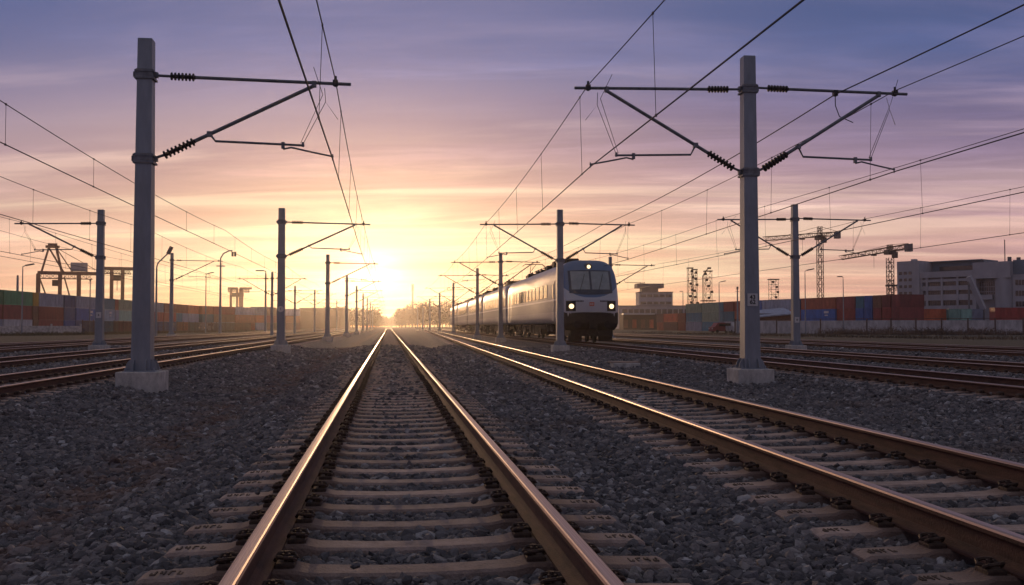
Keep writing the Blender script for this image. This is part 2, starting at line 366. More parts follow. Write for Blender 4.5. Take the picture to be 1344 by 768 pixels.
# ------------------------------------------------------------------ loose ballast stones
def build_stones():
    P = []; S = []
    def zone(y0, y1, dens, size, jit):
        xa = lambda y: -.58 * y - 1.6; xb = lambda y: .70 * y + 2.0
        X0, X1 = max(xa(y1), -26), min(xb(y1), 33)
        n = int((X1 - X0) * (y1 - y0) * dens)
        x = rng.uniform(X0, X1, n); y = rng.uniform(y0, y1, n)
        k = (x > xa(y)) & (x < xb(y)); x, y = x[k], y[k]
        sz = size * rng.lognormal(-.05, .42, len(x)); sz = np.clip(sz, size * .4, size * 2.1)
        keep = np.ones(len(x), bool); lift = rng.uniform(-.25, .35, len(x)) * sz
        for name, c, s, y0s, ns, _ in TRACKS:
            cs = math.cos(math.atan(s)); u = (x - c - s * y) * cs; w = y / cs + (x - c - s * y) * s * cs
            on_rail = (np.abs(np.abs(u) - GAUGE / 2) < .10)
            keep &= ~on_rail
            if ns:
                ph = np.abs(((w - y0s) / SP + .5) % 1 - .5) * SP
                ins = (np.abs(u) < 1.31) & (ph < .135 + sz * .35)
                end = np.abs(u) > 1.10
                ontop = (rng.random(len(x)) < .004) & (sz < .028); keep &= ~(ins & ~(end & (rng.random(len(x)) < .5)) & ~ontop); lift = np.where(ins & ontop & ~end, .085 + .3 * sz, lift)
                lift = np.where((np.abs(u) < 1.31) & ~ins, lift - .1 * sz + .010, lift)
            else:
                lift = np.where(np.abs(u) < 1.3, lift + .02, lift)
        for mx, my in MASTS_XY: keep &= ~((np.abs(x - mx) < .46) & (np.abs(y - my) < .46))
        x, y, sz, lift = x[keep], y[keep], sz[keep], lift[keep]
        z = ground_h(x, y) + lift
        P.append(np.stack([x, y, z], -1)); S.append(sz)
    zone(3.2, 9, 1250, .0215, 0); zone(9, 16, 900, .024, 0); zone(16, 32, 430, .030, 0); zone(32, 62, 150, .046, 0)
    P = np.concatenate(P); S = np.concatenate(S); n = len(P); print('stones', n)
    me = bpy.data.meshes.new('ballast'); me.vertices.add(n); me.vertices.foreach_set('co', P.ravel().astype(np.float32))
    sv = S[:, None] * rng.uniform(.72, 1.3, (n, 3)) * np.array([1.15, 1.0, .78])
    a = me.attributes.new('scl', 'FLOAT_VECTOR', 'POINT'); a.data.foreach_set('vector', sv.ravel().astype(np.float32))
    rv = np.stack([rng.normal(0, .45, n), rng.normal(0, .45, n), rng.uniform(0, 6.283, n)], -1)
    a = me.attributes.new('rot', 'FLOAT_VECTOR', 'POINT'); a.data.foreach_set('vector', rv.ravel().astype(np.float32))
    me.materials.append(M['stone']); me.update()
    o = link('ballast', me, kind='stuff', label='loose dark grey ballast stones between and beside the tracks', cat='ballast')
    ng = bpy.data.node_groups.new('scatter_stones', 'GeometryNodeTree')
    ng.interface.new_socket('Geometry', in_out='INPUT', socket_type='NodeSocketGeometry'); ng.interface.new_socket('Geometry', in_out='OUTPUT', socket_type='NodeSocketGeometry')
    N, L = ng.nodes, ng.links; gi = N.new('NodeGroupInput'); go = N.new('NodeGroupOutput')
    join = N.new('GeometryNodeJoinGeometry')
    for k in range(9):
        ic = N.new('GeometryNodeMeshIcoSphere'); ic.inputs['Subdivisions'].default_value = 2
        sp = N.new('GeometryNodeSetPosition'); L.new(ic.outputs['Mesh'], sp.inputs['Geometry'])
        po = N.new('GeometryNodeInputPosition'); wn = N.new('ShaderNodeTexWhiteNoise'); wn.noise_dimensions = '4D'; L.new(po.outputs[0], wn.inputs['Vector']); wn.inputs['W'].default_value = k * 1.37 + .2
        pw = N.new('ShaderNodeMath'); pw.operation = 'POWER'; L.new(wn.outputs['Value'], pw.inputs[0]); pw.inputs[1].default_value = 2.2
        ma = N.new('ShaderNodeMath'); ma.operation = 'MULTIPLY_ADD'; L.new(pw.outputs[0], ma.inputs[0]); ma.inputs[1].default_value = .62; ma.inputs[2].default_value = -.34
        sc_ = N.new('ShaderNodeVectorMath'); sc_.operation = 'SCALE'; L.new(po.outputs[0], sc_.inputs[0]); L.new(ma.outputs[0], sc_.inputs[3]); L.new(sc_.outputs[0], sp.inputs['Offset'])
        ch = N.new('GeometryNodeConvexHull'); L.new(sp.outputs[0], ch.inputs[0]); sp = ch
        g2 = N.new('GeometryNodeGeometryToInstance'); L.new(sp.outputs[0], g2.inputs[0]); L.new(g2.outputs[0], join.inputs[0])
    ip = N.new('GeometryNodeInstanceOnPoints'); L.new(gi.outputs[0], ip.inputs['Points']); L.new(join.outputs[0], ip.inputs['Instance']); ip.inputs['Pick Instance'].default_value = True
    for nm, sock in (('scl', 'Scale'), ('rot', 'Rotation')):
        at = N.new('GeometryNodeInputNamedAttribute'); at.data_type = 'FLOAT_VECTOR'; at.inputs[0].default_value = nm; L.new(at.outputs[0], ip.inputs[sock])
    rv_ = N.new('FunctionNodeRandomValue'); rv_.data_type = 'INT'; rv_.inputs['Min'].default_value = 0 if 'Min' in rv_.inputs else 0
    for s_ in rv_.inputs:
        if s_.name == 'Min' and s_.type == 'INT': s_.default_value = 0
        if s_.name == 'Max' and s_.type == 'INT': s_.default_value = 8
    for s_ in rv_.outputs:
        if s_.type == 'INT': L.new(s_, ip.inputs['Instance Index'])
    sm = N.new('GeometryNodeSetMaterial'); sm.inputs['Material'].default_value = M['stone']; L.new(ip.outputs[0], sm.inputs[0]); L.new(sm.outputs[0], go.inputs[0])
    md = o.modifiers.new('scatter', 'NODES'); md.node_group = ng

# ------------------------------------------------------------------ rails and sleepers
PROFILE = [(.075, 0), (.075, .012), (.032, .028), (.011, .045), (.0095, .118), (.016, .127), (.036, .139), (.0368, .158), (.0315, .168), (.024, .1712), (0, .1722)]
def rail_mesh(y0, y1):
    b = MB(); pr = PROFILE + [(-x, z) for x, z in PROFILE[-2::-1]]
    n = len(pr); ys = np.concatenate([np.arange(y0, 60, 6.0), np.arange(60, y1, 40.0), [y1]])
    vs = [(x, y, z) for y in ys for x, z in pr]; b.v = vs
    for i in range(len(ys) - 1):
        for k in range(n):
            j = (k + 1) % n; b.f.append((i * n + j, i * n + k, (i + 1) * n + k, (i + 1) * n + j)); b.mi.append(1 if 7 <= k <= 12 else 0)
    b.f.append(tuple(range(n))); b.mi.append(0)
    return b.mesh('rail', [M['rust'], M['rail_top']])
def sleeper_mb(marks=True):
    b = MB(); rings = []
    for x, tw, zt in ((-1.30, .19, -.02), (-1.27, .21, -.004), (-.98, .215, .004), (-.93, .225, RAILZ), (-.57, .225, RAILZ), (-.50, .21, .004), (-.25, .195, -.006), (0, .19, -.010),
                      (.25, .195, -.006), (.50, .21, .004), (.57, .225, RAILZ), (.93, .225, RAILZ), (.98, .215, .004), (1.27, .21, -.004), (1.30, .19, -.02)):
        w, bw = tw / 2, tw / 2 + .035; e = .014
        rings.append([(x, -bw, -.20), (x, -w, zt - e), (x, -w + e, zt), (x, w - e, zt), (x, w, zt - e), (x, bw, -.20)])
    b.loft([list(reversed(r)) for r in rings])
    if marks:   # cast-in makers' marks at both ends: two small blocks of strokes, illegible in the photo
        for sx in (-1, 1):
            for gi, gl in enumerate(((1, 1, 0, 1), (0, 1, 1, 1), (1, 0, 1, 0), (1, 1, 1, 0))):
                c = sx * (1.235 - gi * .042); z = -.0022
                for q, on in enumerate(gl):
                    if on: b.box((c + (q % 2 - .5) * .018, (q // 2 - .5) * .034, z), (.0075, .03, .013), 1)
                b.box((c, (gi % 3 - 1) * .032, z), (.026, .007, .0125), 1)
    return b
def clip_mesh():
    b = MB()
    b.cbox((.0, 0, .012), (.11, .15, .03), .008)                       # shoulder and guide plate
    for s in (-1, 1):                                                   # spring loops pressing on the rail foot
        pts = [(-.055, s * .012, .035), (-.04, s * .055, .06), (.0, s * .078, .062), (.045, s * .07, .055), (.06, s * .035, .04), (.02, s * .02, .034)]
        b.tube(pts, .0115, 6)
    b.tube([(.005, 0, .02), (.005, 0, .085)], .013, 6); b.tube([(.005, 0, .045), (.005, 0, .07)], .024, 6)
    b.v = [(x * .88, y * .82, z * .85) for x, y, z in b.v]
    return b.mesh('rail_clip', M['clip'], False)
CLIP = clip_mesh(); M['cast'] = mat('cast_mark', (.09, .065, .05), .9); SLEEP = sleeper_mb().mesh('sleeper', [M['sleeper'], M['cast']])
def sleeper_far():
    b = sleeper_mb(False)
    for rx in (-.75, .75):
        for s in (-1, 1): b.cbox((rx + s * .125, 0, .05), (.10, .13, .07), .02, 1)
    return b
SLEEPF = sleeper_far().mesh('sleeper', [M['sleeper'], M['clip']])
def build_track(name, X0, s, y0, ns, label):
    t = thing('railway_track', label, 'railway track', (X0, 0, 0), -math.atan(s), 'parallel railway tracks of the yard')
    rm = rail_mesh(-6 if y0 < 8 else y0 - 6, 760)
    for sx in (-1, 1): link('rail', rm, t, (sx * GAUGE / 2, 0, RAILZ))
    nclip = 46 if name in ('main', 'r1') else 0
    for k in range(ns):
        big = k < nclip
        sl = link('sleeper', SLEEP if big else SLEEPF, t, (random.uniform(-.012, .012), y0 + k * SP, 0), random.uniform(-.006, .006))
        if big:
            for rx in (-.75, .75):
                for sd_ in (-1, 1):
                    c = link('rail_clip', CLIP, sl, (rx + sd_ * .135, 0, RAILZ), 0 if sd_ > 0 else math.pi)
    # farther sleepers, past the first hundred: one mesh
    b = MB(); src = sleeper_far(); n = int((300 - y0) / SP) if ns else int((150 - y0) / SP)
    for k in range(ns, n):
        dy = y0 + k * SP; base = len(b.v)
        b.v += [(x, y + dy, z) for x, y, z in src.v]; b.f += [tuple(i + base for i in f) for f in src.f]; b.mi += src.mi
    if b.v: b.build('sleeper', [M['sleeper'], M['clip']], t, kind='stuff')
    return t
for T_ in TRACKS: build_track(*T_)

# ------------------------------------------------------------------ overhead masts
MASTS_XY = []
def arm_parts(sgn, zt, zb, k, root, detail):
    """one cantilever: top tube + diagonal strut, insulators, registration and steady arm"""
    X = lambda x: sgn * x
    n = 8 if detail else 5
    zt2 = zt - .07
    b = MB()
    b.tube([(X(1.0), 0, zt - .02), (X(4.28 * k), 0, zt2)], .037, n)
    d0 = Vector((X(.22), 0, zb)); d1 = Vector((X(3.5 * k), 0, zt2 - .05)); D = lambda t: d0.lerp(d1, t)
    b.tube([D(.24), d1], .042, n)
    b.box((X(3.5 * k), 0, zt2 - .02), (.09, .1, .13)); b.tube([(X(.14), 0, zt), (X(.5), 0, zt - .01)], .03, n); b.tube([(X(.14), 0, zb), D(.07)], .03, n)
    c = b.build('cantilever', M['tube'], root, smooth=False)
    b = MB(); b.sheds((X(.5), 0, zt - .01), (X(1.02), 0, zt - .02), .085, 7 if detail else 3, n); b.build('insulator', M['insulator'], c)
    b = MB(); b.sheds(D(.05), D(.245), .09, 8 if detail else 3, n); b.build('insulator', M['insulator'], c)
    b = MB(); b.tube([(X(3.95 * k), 0, zt2 + .17), (X(3.95 * k), 0, zt2 - .06)], .03, n); b.box((X(3.95 * k), 0, zt2 + .02), (.11, .12, .12)); b.build('wire_clamp', M['mast_dark'], c)
    t = (1.32 * k - .22) / (3.5 * k - .22); q = D(t); zr = zb + .41
    b = MB(); b.tube([q, (q.x + X(.12), 0, zr), (X(3.3 * k), 0, zr - .05)], .026, n); b.box((q.x, 0, q.z), (.11, .11, .11)); b.box((X(2.85 * k), 0, zr - .06), (.07, .07, .14))
    b.box((X(3.27 * k), 0, zr - .03), (.05, .06, .1)); b.build('registration_arm', M['tube'], c)
    b = MB(); b.tube([(X(2.85 * k), 0, zr - .14), (X(3.02 * k), 0, zr - .10), (X(3.5 * k), 0, zr - .20), (X(3.92 * k), 0, zb + .13)], .02, n); b.tube([(X(3.9 * k), 0, zb + .18), (X(3.9 * k), 0, zb + .05)], .016, n)
    b.build('steady_arm', M['tube'], c)
    if detail:
        b = MB(); w = .007
        a0 = (X(3.55 * k), -.9, zt2 + .12); b.tube([(X(3.22 * k), 0, zr), (X(3.7 * k), -.25, zt2 - .3), a0], w, 4)
        b.tube([(X(3.28 * k), 0, zr), (X(3.75 * k), -.1, zt2 - .42), (X(4.0 * k), .1, zt2 - .75)], w, 4)
        b.tube([(X(3.72 * k), 0, zt2 - .1), (X(3.75 * k), -.1, zt2 - .42)], w, 4); b.build('hanger_wire', M['wire'], c)
    return (X(3.95 * k), zt2 + .08), (X(3.9 * k), zb + .08)

def mast(px, D, ytop, ycol, label, arms, group, k=(1, 1), base=True, thick=1.0, plate=None, X=None, detail=False, foot=None):
    """px: photo column, D: optical depth, ytop: photo row of the mast top"""
    x, y = W(px, D)
    if X is not None:                       # keep the row straight: choose D so that the mast stands at X
        a = (px - 672) / F; D = X / (a * math.cos(YAW) + math.sin(YAW)); x, y = W(px, D)
    g = float(ground_h(np.array(x), np.array(y))); H = ZP(ytop, D) - g
    root = thing('catenary_mast', label, 'catenary mast', (x, y, g), -math.atan(.02) if x > 2 else 0.0, group)
    zt = H * ycol[0]; zb = H * ycol[1]
    if base:
        b = MB(); b.cbox((0, 0, .10), (.88, .88, .58), .012); b.build('foundation', M['foundation'], root); MASTS_XY.append((x, y))
        b = MB(); b.cbox((0, 0, .395), (.66, .62, .035), .005)
        for ang in range(4):
            rt = Matrix.Rotation(ang * math.pi / 2, 3, 'Z'); prof = [(.17, .40)] + [(.17 + .15 * math.cos(w), .41 + .24 * math.sin(w)) for w in np.linspace(0, math.pi / 2, 7)]
            for off in (-.12, .12):
                vs = [rt @ Vector((px_, off + dy, pz)) for dy in (-.008, .008) for px_, pz in prof]; n = len(prof)
                b.add(vs, [tuple(range(n)), tuple(range(2 * n - 1, n - 1, -1))] + [(i, i + n, (i + 1) % n + n, (i + 1) % n) for i in range(n)])
        for sx in (-1, 1):
            for sy in (-1, 1): b.tube([(sx * .28, sy * .26, .40), (sx * .28, sy * .26, .47)], .022, 6)
        b.build('base_plate', M['mast'], root)
    b = MB(); rings = []
    for z, w in ((.40 if base else -.1, .20 * thick), (1.2, .188 * thick), (H - .02, .148 * thick), (H, .14 * thick)):
        e = .007; rings.append([(-w + e, -w, z), (w - e, -w, z), (w, -w + e, z), (w, w - e, z), (w - e, w, z), (-w + e, w, z), (-w, w - e, z), (-w, -w + e, z)])
    b.loft(rings); b.build('mast', M['mast'], root)
    att = []
    for i, sgn in enumerate(arms):
        att.append((sgn, arm_parts(sgn, zt + (.05 * i), zb, k[i], root, detail)))
    if arms:
        for z in (zt, zb):
            b = MB(); w = (.20 - .05 * z / H) * thick
            for dz in ((-.085, .06) if detail else (0,)):
                b.cbox((0, 0, z + dz), (2 * w + .09, 2 * w + .07, .05), .012)
            b.cbox((0, 0, z), (2 * w + .045, 2 * w + .035, .2), .008)
            for sx in (-1, 1): b.box((sx * (w + .05), -.02, z), (.09, .10, .11))
            b.build('collar', M['tube'], root)
    if plate:
        z, kind, txt = plate; w = .195 * thick; pb = MB()
        if kind == 'round':
            pb.tube([(0, -w - .002, z), (0, -w - .02, z)], .15, 20)
        else: pb.box((0, -w - .012, z), (.25, .018, .30))
        p = pb.build('number_plate', M['white_sign'], root)
        fc = bpy.data.curves.new('lettering', 'FONT'); fc.body = txt; fc.size = .145; fc.align_x = 'CENTER'; fc.align_y = 'CENTER'; fc.extrude = .002; fc.space_line = .8; fc.offset = .004
        to = bpy.data.objects.new('lettering_curve', fc); COL.objects.link(to); dg = bpy.context.evaluated_depsgraph_get()
        me = bpy.data.meshes.new_from_object(to.evaluated_get(dg)); bpy.data.objects.remove(to)
        me.transform(Matrix.Rotation(math.pi / 2, 4, 'X')); me.materials.clear(); me.materials.append(M['black'])
        link('lettering', me, p, (0, -w - .024, z))
    rz = root.rotation_euler.z
    P = {}
    for sgn, ((mx, mz), (cx, cz)) in att:
        P[sgn] = ((x + mx * math.cos(rz), y + mx * math.sin(rz), g + mz), (x + cx * math.cos(rz), y + cx * math.sin(rz), g + cz))
    return P

ORD = ['first', 'second', 'third', 'fourth', 'fifth', 'sixth', 'seventh', 'eighth', 'ninth', 'tenth', 'eleventh']
GL, GR = 'catenary masts left of the middle track', 'catenary masts between the middle tracks and the train'
GLB, GRB = 'catenary masts in the left yard', 'catenary masts beyond the train track'
CL = (.905, .668)
left_att, right_att, rb_att = [], [], []
left_att.append(mast(188, 20.9, 49, (.898, .657), 'tallest looking grey mast, close on the left, with one long arm to the right', [1], GL, detail=True)[1])
for i, (px, yt) in enumerate(((369, 273), (430, 334), (455, 361), (468, 375), (476.5, 385), (482, 391), (486, 396.5), (489, 401))):
    pl = (ZP(409, 51.1) + .2, 'round', '1') if i == 0 else None
    lab = 'tall mast with a small round white sign, next behind the nearest left mast' if i == 0 else f'{ORD[i + 1]} mast from the camera, row left of the middle track'
    left_att.append(mast(px, 0, yt, CL, lab, [1], GL, X=-5.2, plate=pl, detail=(i < 2))[1])
def rm(px, D, yt, lab, k, plate=None, detail=False):
    a = mast(px, D, yt, (.90, .645), lab, [-1, 1], GR, k=k, plate=plate, detail=detail); right_att.append(a)
rm(984, 24.1, 72, 'big grey mast on the right, arms to both sides, two line number plate', (1.0, .95), (2.05, 'sq', '43\n62'), True)
rm(735, 53.0, 275, 'double arm mast standing in front of the train nose', (1.0, .95), None, True)
for i, (px, D, yt) in enumerate(((657, 85.5, 332), (626.5, 108, 352), (595, 148, 371), (577, 182, 384), (564, 215, 392), (555, 250, 398), (548, 290, 403))):
    rm(px, D, yt, f'{ORD[i + 2]} double arm mast from the camera, row left of the train', (1, .8))
rb_att.append(mast(1044, 53.5, 268, (.90, .645), 'double arm mast with a small plate, just right of the big right mast', [-1, 1], GRB, k=(1, 1), plate=(1.75, 'sq', '8'), detail=True))
for i, (px, D, yt) in enumerate(((801, 93, 337), (722, 134, 362), (680, 172, 378))):
    rb_att.append(mast(px, D, yt, (.90, .645), ['mast rising behind the train cab roof with an arm to the right', 'mast hidden behind the first coach of the train', 'mast hidden behind the middle coaches of the train'][i], [-1, 1], GRB, k=(1, 1)))
rbx = [(588, 205, 369, 'slim mast rising over the roof near the tail of the train'), (615, 160, 360, 'slim mast rising over the train roof between coaches')]
lb1 = mast(131, 51.8, 275, (.905, .665), 'mast with its single arm to the left, in front of the container wall', [-1], GLB, plate=(1.95, 'sq', '6'), detail=True)
lb2 = mast(225, 108, 332, (.915, .68), 'tall mast with an arm to the right, beside the drooping yard lamp', [1], GLB, k=(1.25,))
lbx = []
for i, (px, yt) in enumerate(((357, 357), (387, 375), (413, 380), (430, 388), (442, 394))):
    lbx.append(mast(px, 0, yt, (.90, .65), ['double arm mast beside the yard lamp with a flat head', 'reddish grey double arm mast in front of the far flat roofed hall', 'third double arm mast of the left yard, behind the hazy hall', 'fourth double arm mast of the left yard, in the haze', 'fifth and faintest double arm mast of the left yard'][i], [-1, 1], GLB, X=-14.4, base=False, thick=.9))
build_stones()

# ------------------------------------------------------------------ overhead lines
def line_thing(label, mess, cont, rad=.012, every=7.0, sag=.22, extra=None):
    """messenger wire sagging between supports, contact wire below it, droppers between"""
    t = thing('overhead_line', label, 'overhead wire', (0, 0, 0), 0, 'overhead wires above the tracks')
    def poly(P, sg):
        out = []
        for a, b in zip(P[:-1], P[1:]):
            a, b = Vector(a), Vector(b); n = 12 if a.y < 120 else 5
            for i in range(n):
                u = i / n; p = a.lerp(b, u); p.z -= sg * 4 * u * (1 - u); out.append(p)
        out.append(Vector(P[-1])); return out
    pm, pc = poly(mess, sag), poly(cont, .02)
    b = MB(); b.tube(pm, rad, 5); b.build('messenger_wire', M['wire'], t)
    b = MB(); b.tube(pc, rad * 1.25, 5); b.build('contact_wire', M['wire'], t)
    def at(P, y):
        for a, c in zip(P[:-1], P[1:]):
            if a.y <= y <= c.y: return a.lerp(c, (y - a.y) / max(1e-6, c.y - a.y))
    y = mess[0][1] + 3.4; 
    while y < min(110, mess[-1][1] - 2):
        p, q = at(pm, y), at(pc, y)
        if p and q and p.y > 4:
            b = MB(); b.tube([p, q], .006, 4); b.box(p, (.03, .05, .05)); b.box(q, (.03, .05, .05)); b.build('dropper', M['wire'], t)
        y += every
    return t
def ext(P, back=-14, fwd=420):
    a, b = Vector(P[0]), Vector(P[1]); P = [tuple(p) for p in P]
    first = (a.x, back, a.z); c, d = Vector(P[-2]), Vector(P[-1]); k = (fwd - d.y) / (d.y - c.y) * .5
    return [first] + P + [(d.x + (d.x - c.x) * k * .3, fwd, d.z)]
line_thing('pair of wires with droppers over the middle track, held by the left masts', ext([a[0] for a in left_att]), ext([a[1] for a in left_att]))
line_thing('pair of wires over the second track, held by the left arms of the right masts', ext([a[-1][0] for a in right_att]), ext([a[-1][1] for a in right_att]))
line_thing('pair of wires over the train, held by the right arms of the right masts', ext([a[1][0] for a in right_att]), ext([a[1][1] for a in right_att]))
def feeder(label, off, k):
    P = []
    for a in right_att:
        m0, m1 = a[-1][0], a[1][0]; q = [m0[i] + (m1[i] - m0[i]) * k for i in range(3)]; P.append((q[0], q[1], q[2] - .12 + off))
    P = ext(P); t = thing('feeder_wire', label, 'overhead wire', (0, 0, 0), 0, 'overhead wires above the tracks'); out = []
    for a, b in zip(P[:-1], P[1:]):
        a, b = Vector(a), Vector(b)
        for i in range(12): u = i / 12; p = a.lerp(b, u); p.z -= .9 * u * (1 - u); out.append(p)
    b = MB(); b.tube(out + [Vector(P[-1])], .016, 5); b.build('conductor', M['wire'], t)
    q = Vector(P[1]); b = MB(); b.box(q + Vector((0, 0, .03)), (.1, .12, .14)); b.tube([q, q + Vector((.05, .1, -.25)), q + Vector((.2, .2, -.5)), q + Vector((.6, .3, -.62))], .012, 5); b.build('jumper', M['wire'], t)
feeder('single bare wire clipped midway along the right arms of the right masts', 0, .80)
line_thing('wires on the left arms of the mast beyond the train', ext([a[-1][0] for a in rb_att]), ext([a[-1][1] for a in rb_att]))
line_thing('wires on the right arms of the mast beyond the train', ext([a[1][0] for a in rb_att]), ext([a[1][1] for a in rb_att]))
def straight(label, xm, zm, xc, zc, s=0.0):
    ys = [-14, 22, 56, 90, 124, 160, 420]
    line_thing(label, [(xm + s * y, y, zm) for y in ys], [(xc + s * y, y, zc) for y in ys])
straight('uppermost wires at the left edge, over the nearest left yard track', -8.9, 6.43, -8.9, 5.43)
straight('second wires from the top at the left edge, over the second left yard track', -13.0, 6.43, -13.0, 4.97)
a = lb1[-1]; zl = [(-14), 30]
line_thing('wires on the leftward arm of the single arm mast in the left yard', [(a[0][0], -14, a[0][2]), a[0], (a[0][0], 108, a[0][2]), (a[0][0], 160, a[0][2]), (a[0][0], 420, a[0][2])], [(a[1][0], -14, a[1][2]), a[1], (a[1][0], 108, a[1][2]), (a[1][0], 160, a[1][2]), (a[1][0], 420, a[1][2])])
straight('lowest wires at the left edge, over the outermost left yard track', -22.6, 6.9, -22.6, 5.3)

# ------------------------------------------------------------------ small things in the yard
def cable_pit(px, D, label):
    x, y = W(px, D); g = float(ground_h(np.array(x), np.array(y))); t = thing('cable_pit', label, 'cable pit', (x, y, g), -.02)
    b = MB(); b.cbox((0, 0, .05), (.9, .7, .26), .015); b.build('chamber', M['foundation'], t)
    b = MB(); b.cbox((0, 0, .20), (.98, .36, .035), .008); b.cbox((0, .38, .20), (.98, .34, .035), .008); b.build('lid', M['sleeper'], t)
cable_pit(820, 33.5, 'low concrete cable pit on the ballast between the second track and the train')
# ------------------------------------------------------------------ train
def paint(name, nose):
    m_ = bpy.data.materials.new(name); m_.use_nodes = True; nt = m_.node_tree; N = nt.nodes; L = nt.links; b = N['Principled BSDF']
    tc = N.new('ShaderNodeTexCoord'); s = N.new('ShaderNodeSeparateXYZ'); L.new(tc.outputs['Object'], s.inputs[0])
    def mm(op, a_, b_=None, c_=None):
        n = N.new('ShaderNodeMath'); n.operation = op
        for i, v in enumerate((a_, b_, c_)):
            if v is None: continue
            if isinstance(v, (int, float)): n.inputs[i].default_value = v
            else: L.new(v, n.inputs[i])
        return n.outputs[0]
    def mixc(f, a_, c_):
        n = N.new('ShaderNodeMix'); n.data_type = 'RGBA'
        for so, v in ((n.inputs[0], f), (n.inputs[6], a_), (n.inputs[7], c_)):
            if isinstance(v, (int, float)): so.default_value = v
            elif isinstance(v, tuple): so.default_value = (*v, 1)
            else: L.new(v, so)
        return n.outputs[2]
    nz = N.new('ShaderNodeTexNoise'); nz.inputs['Scale'].default_value = 1.3; nz.inputs['Detail'].default_value = 6
    mp = N.new('ShaderNodeMapping'); mp.inputs[3].default_value = (1, .5, 1.6); L.new(tc.outputs['Object'], mp.inputs[0]); L.new(mp.outputs[0], nz.inputs[0])
    c = mixc(nz.outputs['Fac'], (.32, .32, .335), (.46, .46, .475))
    # belt line: narrow pale stripe with a darker band below it
    z = s.outputs[2]
    band = mm('MULTIPLY', mm('GREATER_THAN', z, 2.05), mm('LESS_THAN', z, 2.72))
    c = mixc(mm('MULTIPLY', band, .75), c, (.22, .23, .27))
    st = mm('MULTIPLY', mm('GREATER_THAN', z, 2.74), mm('LESS_THAN', z, 2.84)); c = mixc(st, c, (.72, .72, .72))
    if nose:
        ax = mm('ABSOLUTE', s.outputs[0])
        lim = mm('MULTIPLY_ADD', mm('POWER', mm('DIVIDE', ax, 1.6), 2.5), .62, 2.86)
        blue = mm('MULTIPLY', mm('GREATER_THAN', z, lim), mm('LESS_THAN', s.outputs[1], mm('MULTIPLY_ADD', z, .34, .15)))
        front = mm('LESS_THAN', s.outputs[1], .9)
        c = mixc(mm('MULTIPLY', front, .92), c, (.46, .475, .50))
        c = mixc(blue, c, (.12, .18, .29))
    L.new(c, b.inputs['Base Color']); b.inputs['Metallic'].default_value = .4; b.inputs['Roughness'].default_value = .42; b.inputs['Specular IOR Level'].default_value = .3
    
    bp = N.new('ShaderNodeBump'); bp.inputs['Strength'].default_value = .12; bp.inputs['Distance'].default_value = .05; L.new(nz.outputs['Fac'], bp.inputs['Height']); L.new(bp.outputs[0], b.inputs['Normal'])
    return m_
M['cab_paint'] = paint('train_cab_paint', True); M['coach_paint'] = paint('train_coach_paint', False)
M['emblem'] = mat('emblem_orange', (.55, .12, .05), .4, 0, .1, 8)
TW, TZ0, TZ1 = 1.70, 1.32, 5.12; TZC, TH = 3.0, 2.12
def ring(scale=1.0, n=72):
    out = []
    for i in range(n):
        w = 2 * math.pi * (i + .5) / n; c, s = math.cos(w), math.sin(w)
        e = 4.0 if s > 0 else 16.0; h = TH if s > 0 else (TZC - TZ0)
        r = (abs(c) ** e + abs(s) ** e) ** (-1 / e)
        out.append((TW * scale * r * c, TZC + h * scale * r * s))
    return out
def rnorm(x, z):
    s = z - TZC; e = 4.0 if s > 0 else 16.0; h = TH if s > 0 else (TZC - TZ0)
    return (abs(x / TW) ** e + abs(s / h) ** e) ** (1 / e)
def front_y(x, z):
    r = min(1.0, rnorm(x, z)); return .85 * r ** 10 * .5 + .24 * (x / TW) ** 2 + .42 * max(0.0, z - 2.75) ** 1.15
def patch(mb, xs, zf0, zf1, off, mi=0, nz=8):
    """patch of the nose surface; zf0/zf1 give its lower and upper edge at x"""
    vs = []; 
    for x in xs:
        for j in range(nz + 1):
            z = zf0(x) + (zf1(x) - zf0(x)) * j / nz; vs.append((x, front_y(x, z) - off, z))
    b0 = len(vs); 
    for x in xs:
        for j in range(nz + 1):
            z = zf0(x) + (zf1(x) - zf0(x)) * j / nz; vs.append((x, front_y(x, z) + .03, z))
    fs = []; m_ = nz + 1
    for i in range(len(xs) - 1):
        for j in range(nz):
            fs.append((i * m_ + j, (i + 1) * m_ + j, (i + 1) * m_ + j + 1, i * m_ + j + 1))
    for i in range(len(xs) - 1):
        for j in (0, nz):
            fs.append((i * m_ + j, (i + 1) * m_ + j, (i + 1) * m_ + j + b0, i * m_ + j + b0))
    for i in (0, len(xs) - 1):
        for j in range(nz): fs.append((i * m_ + j, i * m_ + j + 1, i * m_ + j + 1 + b0, i * m_ + j + b0))
    mb.add(vs, fs, mi)
def side_patch(mb, y0, y1, z0, z1, off=.012, sgn=-1, nz=5):
    def sx(z):
        s = z - TZC; e = 4.0 if s > 0 else 16.0; h = TH if s > 0 else (TZC - TZ0)
        return TW * max(0, 1 - abs(s / h) ** e) ** (1 / e)
    vs = [(sgn * (sx(z0 + (z1 - z0) * j / nz) + o), y, z0 + (z1 - z0) * j / nz) for o in (off, -.03) for y in (y0, y1) for j in range(nz + 1)]
    m_ = nz + 1; fs = [(j, j + 1, m_ + j + 1, m_ + j) for j in range(nz)]
    fs += [(j, j + 1, 2 * m_ + j + 1, 2 * m_ + j) for j in range(nz)] + [(m_ + j, m_ + j + 1, 3 * m_ + j + 1, 3 * m_ + j) for j in range(nz)]
    fs += [(0, m_, 3 * m_, 2 * m_), (nz, m_ + nz, 3 * m_ + nz, 2 * m_ + nz)]
    mb.add(vs, fs)
